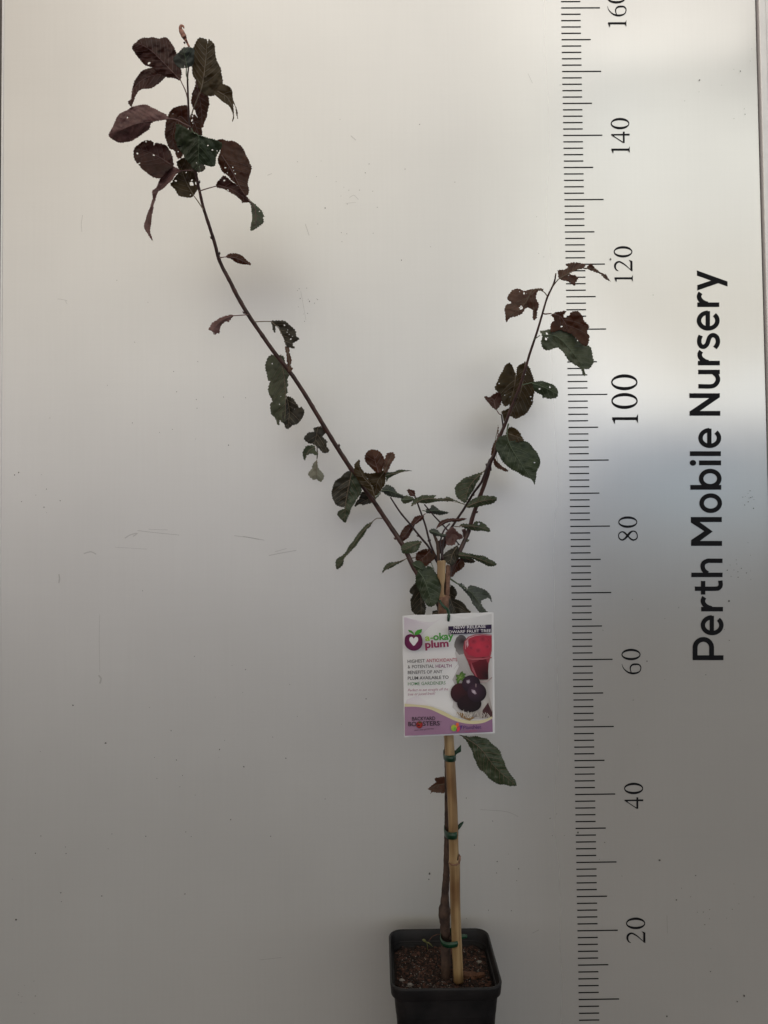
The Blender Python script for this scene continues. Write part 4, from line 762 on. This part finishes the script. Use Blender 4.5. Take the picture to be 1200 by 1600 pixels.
tie(704.5, 1465.5, 15.5, 8.5, 'green tie lowest on the cane, level with the pot rim', [(719, 1464, 8), (725, 1463, 7), (730, 1463, 5)], ry=.0175, tilt=.10)

# ------------------------------------------------------------------ hanging label
DT = .168
card = empty('hanging_label', PX(700, 968, DT)); tag(card, 'white printed plum tree label hanging on the cane with fruit and juice pictures', 'label')
ZT = lambda x, y: (610 + x / 4.85, 930 + y / 4.85)
def tz(pts): return [ZT(*p) for p in pts]
def gmat():
    m, nt, b = newmat('printed_card'); a = nt.nodes.new('ShaderNodeVertexColor'); a.layer_name = 'print'; nt.links.new(a.outputs[0], b.inputs['Base Color']); b.inputs['Roughness'].default_value = .35; return m
M_print = gmat()
LAY = [0]
def LP(x, y, o):
    return PX(x, y, DT + o - .0045 * ((x - 700) / 70) ** 2 + .002 * ((y - 1050) / 90) ** 2)
def printed(name, items, parent, base_layer):
    """items: (outline px, centre colour, edge colour, centre px) flat inks; one mesh"""
    V, Fc, C = [], [], []
    for i, it in enumerate(items):
        ol, c0, c1 = it[:3]; cen = it[3] if len(it) > 3 and it[3] else tuple(np.mean(ol, 0)); dd = .0002 + .00008 * (base_layer + i)
        rings = it[4] if len(it) > 4 else None
        p, f = cdt([ol], [(cen[0] + (q[0] - cen[0]) * s_, cen[1] + (q[1] - cen[1]) * s_) for s_ in (.01, .35, .7) for q in ol[::2]])
        R = max(math.hypot(q[0] - cen[0], q[1] - cen[1]) for q in ol); k0 = len(V)
        for q in p:
            t_ = min(1, math.hypot(q[0] - cen[0], q[1] - cen[1]) / R); V.append(LP(q[0], q[1], dd)); C.append(tuple(c0[k] * (1 - t_) + c1[k] * t_ for k in range(3)))
        Fc += [tuple(k0 + j for j in q) for q in f]
    o = mesh_obj(name, V, orient(V, Fc), M_print, parent, smooth=False)
    at = o.data.color_attributes.new('print', 'FLOAT_COLOR', 'POINT')
    for i, c in enumerate(C): at.data[i].color = (*c, 1)
    return o
def sr(r, g_, b_): return lin((r, g_, b_))[:3]
K = 1.0
edge_z = [(92, 158), (782, 131), (792, 1046), (105, 1077)]
edge = [tuple(q) for k in range(4) for q in [np.array(ZT(*edge_z[k])) * (1 - j / 14) + np.array(ZT(*edge_z[(k + 1) % 4])) * (j / 14) for j in range(14)]]
hole = [(440 + 10 * math.cos(a) , 189 + 10 * math.sin(a)) for a in np.linspace(0, 6.283, 17)[:-1]]
gx_, gy_ = np.meshgrid(np.arange(632, 772, 6.0), np.arange(964, 1150, 8.0)); gp_ = np.stack([gx_.ravel(), gy_.ravel()], 1); gp_ = gp_[inpoly(gp_, tz([(97, 163), (777, 136), (787, 1041), (110, 1072)]))]
p, f = cdt([edge, tz(hole)], gp_); Vv = [LP(x, y, 0) for x, y in p]
o = mesh_obj('card', Vv, orient(Vv, f), plain('card_white', (.80, .80, .82), .35), card, smooth=False); md = o.modifiers.new('thickness', 'SOLIDIFY'); md.thickness = .0008; md.offset = -1
white = (.80, .80, .82)
inner = tz([(103, 165), (768, 142), (776, 1036), (110, 1066)])
it = []
lil = sr(214, 190, 214)
lav = (.60, .52, .62)
# soft lilac corner at the top left and sides
it.append((tz([(103, 168), (420, 157), (300, 235), (240, 300), (106, 330)]), lav, white, ZT(103, 165)))
it.append((tz([(468, 156), (768, 142), (768, 225), (600, 228), (470, 200)]), (.66, .66, .68), white, ZT(770, 140)))
it.append((tz([(106, 850), (125, 790), (200, 760), (330, 840), (200, 850)]), (.70, .64, .72), white, ZT(106, 850)))
pic_bg = tz([(520, 300), (770, 290), (775, 930), (640, 940), (500, 880), (470, 850), (500, 700), (470, 640), (520, 540), (490, 440)])
it.append((pic_bg, (.30, .26, .25), (.66, .65, .67), ZT(700, 640)))
rb = random.Random(3)
# faint leafy marks in the upper left part of the picture, dark fruit at its left
it.append(([ZT(535 + 48 * math.cos(a) * rb.uniform(.85, 1.1), 375 + 78 * math.sin(a) * rb.uniform(.9, 1.05)) for a in np.linspace(0, 6.283, 29)[:-1]], (.035, .024, .028), (.30, .28, .28), ZT(548, 350)))
# cloth at the right
it.append((tz([(768, 640), (700, 660), (660, 700), (690, 800), (620, 860), (560, 880), (600, 930), (770, 930)]), (.60, .58, .56), (.30, .26, .25), ZT(700, 780)))
it.append((tz([(772, 780), (735, 820), (700, 870), (690, 930), (774, 925)]), (.045, .012, .018), (.10, .04, .04)))
it.append((tz([(500, 885), (560, 895), (640, 930), (600, 950), (540, 930)]), (.30, .17, .06), (.34, .22, .10)))
# juice glass
glass = tz([(552, 400), (560, 350), (590, 315), (640, 298), (700, 292), (768, 300), (770, 610), (735, 640), (680, 640), (640, 615), (610, 570), (585, 500), (560, 450)])
it.append((glass, (.16, .010, .022), (.50, .09, .12), ZT(700, 580)))
it.append((tz([(600, 520), (660, 500), (700, 470), (770, 480), (770, 610), (735, 640), (680, 640), (640, 615)]), (.012, .003, .005), (.17, .010, .022), ZT(730, 610)))
it.append((tz([(560, 410), (566, 355), (596, 322), (645, 304), (700, 298), (768, 306), (769, 450), (720, 464), (650, 470), (590, 450)]), (.62, .045, .085), (.40, .03, .06), ZT(670, 380)))
for x, y, r in ((630, 350, 26), (700, 330, 30), (735, 390, 22), (665, 420, 24), (610, 400, 18), (745, 340, 14)):
    it.append(([ZT(x + r * math.cos(a), y + r * .75 * math.sin(a)) for a in np.linspace(0, 6.283, 15)[:-1]], (.30, .02, .045), (.52, .05, .09)))
it.append((tz([(578, 345), (590, 338), (592, 380), (582, 400), (576, 375)]), (.75, .50, .55), (.58, .2, .26)))
it.append((tz([(566, 410), (566, 352), (596, 320), (645, 302), (700, 296), (768, 303), (768, 308), (700, 302), (646, 308), (600, 326), (572, 356), (572, 408)]), (.72, .40, .45), (.6, .25, .3)))
it.append((tz([(575, 470), (620, 480), (700, 478), (768, 468), (768, 476), (700, 488), (620, 492), (580, 482)]), (.50, .14, .17), (.40, .06, .09)))
it.append((tz([(600, 500), (612, 504), (650, 600), (662, 628), (650, 624), (618, 565)]), (.42, .12, .15), (.30, .03, .05)))
# rim line of the glass base
it.append((tz([(672, 650), (730, 648), (770, 618), (771, 628), (735, 660), (680, 664)]), (.50, .42, .42), (.35, .25, .26)))
# leaf
lf_ = [(498, 600), (520, 606), (530, 588), (545, 574), (552, 590), (575, 596), (560, 612), (572, 622), (552, 630), (548, 652), (530, 640), (518, 668), (505, 672), (502, 650), (496, 636), (508, 628), (497, 616)]
it.append((tz(lf_), (.13, .24, .045), (.05, .12, .025)))
for q4 in ([(500, 660), (528, 620), (546, 592), (532, 626)], [(505, 606), (530, 622), (552, 626), (528, 630)]): it.append((tz(q4), (.26, .38, .12), (.2, .3, .1)))
# plums
def plum(x, y, rx, ry, c0, c1, hx, hy): it.append(([ZT(x + rx * math.cos(a), y + ry * math.sin(a)) for a in np.linspace(0, 6.283, 31)[:-1]], c0, c1, ZT(hx, hy)))
plum(528, 742, 72, 76, (.06, .010, .014), (.016, .004, .006), 500, 690)
plum(598, 822, 92, 66, (.022, .005, .008), (.007, .002, .003), 560, 780)
plum(612, 672, 70, 66, (.05, .022, .042), (.010, .003, .007), 590, 650)
plum(656, 738, 72, 72, (.06, .026, .05), (.010, .003, .007), 632, 715)
it.append((tz([(575, 645), (600, 638), (606, 660), (590, 672), (576, 662)]), (.60, .55, .62), (.18, .12, .18)))
it.append((tz([(612, 712), (640, 720), (655, 748), (640, 752), (618, 735)]), (.60, .52, .60), (.18, .10, .16)))
it.append((tz([(644, 668), (652, 672), (650, 700), (646, 698)]), (.5, .4, .42), (.2, .1, .14)))
# straw / twine
for k in range(60):
    x = 500 + rb.uniform(0, 250); y = 860 + rb.uniform(0, 35) + (x - 500) * .12; a = rb.uniform(.9, 2.3); l = rb.uniform(25, 55); w = rb.uniform(2, 4)
    dx, dy = math.cos(a) * l, math.sin(a) * l; c = rb.uniform(.50, .78)
    if x + dx > 765 or x + dx < 495: continue
    if y + dy > 932: k_ = max(.2, (932 - y) / dy); dx *= k_; dy *= k_
    it.append((tz([(x, y), (x + w, y), (x + dx + w, y + dy), (x + dx, y + dy)]), (c, c * .95, c * .9), (c, c * .95, c * .9)))
for a0, b0 in (((470, 470), (560, 560)), ((500, 450), (600, 600)), ((540, 480), (480, 560))):
    it.append((tz([a0, (a0[0] + 3, a0[1]), (b0[0] + 3, b0[1]), b0]), (.50, .48, .50), (.5, .48, .5)))
printed('printed_picture', it, card, 0)
# lower band
band = []
top = cr([(108, 845), (200, 846), (300, 865), (400, 910), (500, 955), (600, 975), (700, 968), (773, 935)], 12)
topy = cr([(107, 822), (200, 830), (300, 842), (400, 880), (500, 930), (600, 950), (700, 945), (772, 918)], 12)
yel = [ZT(*q) for q in topy] + [ZT(*q) for q in top[::-1]]
band.append((yel, (.66, .60, .36), (.66, .60, .40)))
pur = [ZT(*q) for q in top] + tz([(776, 1036), (440, 1051), (110, 1066)])
band.append((pur, (.37, .215, .33), (.28, .15, .27), ZT(150, 950)))
printed('printed_band', band, card, 112)
# title panel, logos
it = [(tz([(438, 236), (767, 222), (767, 285), (440, 297)]), sr(45, 28, 62), sr(45, 28, 62))]
printed('title_panel', it, card, 116)
it = []
plm = [(176, 300), (205, 290), (232, 305), (243, 340), (240, 380), (215, 410), (178, 421), (140, 410), (112, 380), (108, 340), (118, 308), (148, 295)]
it.append(([tuple(q) for q in cr([ZT(*p) for p in plm + [plm[0]]], 1)[:-1]], sr(122, 30, 80), sr(84, 18, 66)))
hrt = [(177, 330), (190, 316), (206, 320), (210, 340), (198, 362), (177, 383), (156, 362), (143, 340), (148, 320), (164, 316)]
it.append(([tuple(q) for q in cr([ZT(*p) for p in hrt + [hrt[0]]], 1)[:-1]], white, white))
it.append((tz([(178, 306), (165, 290), (142, 278), (133, 262), (160, 268), (176, 284)]), sr(70, 150, 50), sr(60, 135, 45)))
it.append((tz([(182, 304), (186, 282), (205, 264), (240, 256), (236, 280), (215, 297)]), sr(80, 165, 60), sr(60, 140, 45)))
printed('fruit_logo', it, card, 118)
it = [([ZT(220 + 25 * math.cos(a), 982 + 27 * math.sin(a)) for a in np.linspace(0, 6.283, 21)[:-1]], sr(190, 50, 40), sr(120, 24, 26)),
      (tz([(212, 955), (222, 962), (236, 953), (226, 972), (215, 972)]), sr(60, 90, 40), sr(60, 90, 40)),
      ([ZT(215 + 11 * math.cos(a), 986 + 6 * math.sin(a)) for a in np.linspace(0, 6.283, 13)[:-1]], sr(70, 16, 20), sr(70, 16, 20))]
printed('tomato_logo', it, card, 122)
it = [([ZT(481 + 21 * math.cos(a), 1006 + 25 * math.sin(a)) for a in np.linspace(0, 6.283, 21)[:-1]], sr(90, 170, 70), sr(190, 190, 60), ZT(488, 1015)),
      (tz([(498, 970), (515, 966), (520, 985), (510, 1000), (498, 992)]), sr(230, 90, 60), sr(235, 110, 60)),
      (tz([(505, 1004), (525, 992), (530, 1015), (515, 1035), (503, 1035)]), sr(220, 70, 90), sr(200, 60, 90)),
      (tz([(525, 990), (548, 985), (540, 1005), (530, 1025)]), sr(90, 60, 130), sr(80, 50, 120)),
      (tz([(490, 985), (500, 990), (505, 1010), (497, 1000)]), sr(240, 190, 70), sr(240, 170, 70))]
printed('leaf_logo', it, card, 126)
# lettering
CAPH = [None]
def text_px(words, a, b, cap, col, bold=0, shear=0, layer=132, name='printed_text', space=1.0):
    """words from photo-zoom point a to b along the baseline, with capital height cap (zoom px)"""
    def tm(s):
        cu = bpy.data.curves.new('t', 'FONT'); cu.body = s; cu.size = 1; cu.offset = bold; cu.shear = shear; cu.resolution_u = 4; cu.space_character = space
        ob = bpy.data.objects.new('t', cu); COL.objects.link(ob); dg = bpy.context.evaluated_depsgraph_get(); ev = ob.evaluated_get(dg); me = ev.to_mesh()
        Vx = [(q.co.x, q.co.y) for q in me.vertices]; Fx = [tuple(p_.vertices) for p_ in me.polygons]; ev.to_mesh_clear(); bpy.data.objects.remove(ob); bpy.data.curves.remove(cu); return Vx, Fx
    if CAPH[0] is None: CAPH[0] = max(q[1] for q in tm('H')[0])
    Vx, Fx = tm(words); x0 = min(q[0] for q in Vx); x1 = max(q[0] for q in Vx)
    ax, ay = a; bx, by = b; L_ = math.hypot(bx - ax, by - ay); ux, uy = (bx - ax) / L_, (by - ay) / L_
    Vv = []
    for x, y in Vx:
        s_ = (x - x0) / (x1 - x0) * L_; h_ = y / CAPH[0] * cap; Vv.append(LP(*ZT(ax + ux * s_ + uy * h_, ay + uy * s_ - ux * h_), .0002 + .00008 * layer))
    key = 'ink_%d_%d_%d' % col
    mt = MATS.get(key) or plain(key, sr(*col), .4)
    o = mesh_obj(name, Vv, orient(Vv, Fx), mt, card, smooth=False); tag(o, label='printed words ' + words); return o
W = (235, 232, 238); DK = (26, 22, 30)
text_px('NEW RELEASE', (480, 256), (722, 247), 22, W, .006)
text_px('DWARF FRUIT TREE', (443, 290), (763, 279), 22, W, .006)
text_px('a', (264, 345), (301, 343), 46, (150, 190, 60), .03)
text_px('-', (303, 341), (324, 340), 46, (90, 165, 60), .02)
text_px('okay', (325, 341), (480, 333), 52, (70, 150, 60), .03)
text_px('plum', (264, 400), (442, 388), 52, (140, 34, 82), .035)
text_px('HIGHEST', (131, 514), (261, 508), 24, DK, .006)
text_px('ANTIOXIDANTS', (272, 508), (506, 500), 24, (165, 30, 75), .012)
text_px('&', (132, 555), (150, 554), 24, DK, .006)
text_px('POTENTIAL', (164, 554), (331, 549), 24, DK, .006)
text_px('HEALTH', (343, 550), (464, 546), 24, (120, 25, 100), .012)
text_px('BENEFITS OF ANY', (132, 598), (395, 590), 24, DK, .012)
text_px('PLUM AVAILABLE TO', (132, 641), (441, 633), 24, DK, .012)
text_px('HOME GARDENERS', (133, 684), (418, 676), 24, (60, 120, 70), .004)
text_px('Perfect to eat straight off the', (132, 729), (438, 720), 19, (150, 60, 110), .0, .3)
text_px('tree or juiced fresh!', (133, 760), (340, 754), 19, (150, 60, 110), .0, .3)
text_px('BACKYARD', (164, 950), (340, 946), 27, (44, 26, 40), .012)
text_px('BO', (136, 993), (196, 992), 33, (44, 26, 40), .012)
text_px('STERS', (246, 990), (374, 986), 33, (44, 26, 40), .012)
text_px('TM', (378, 962), (388, 962), 6, (44, 26, 40), .0)
text_px('how easy gardening', (182, 1028), (330, 1014), 10, (60, 35, 55), .0, .35)
text_px('PlantNet', (553, 1016), (688, 1011), 27, (84, 48, 110), .004)
text_px('naturally better', (562, 1034), (660, 1030), 7, (190, 70, 110), .0)

# cord through the label hole
cord = tag(stem('label_cord', [(687, 938, DC_ := .148, 3.6), (690, 944, .150, 4), (695, 949, .153, 4.4), (699.5, 953, .158, 4.6), (701, 959, .167, 5), (701, 965, .171, 4.8), (700.6, 969.5, .169, 4.2), (700.5, 966, .160, 3.6), (699, 958, .150, 3.4)], M_tie, None, jit=.08, step=2), 'green plastic cord threaded through the hole of the printed label', 'cord')
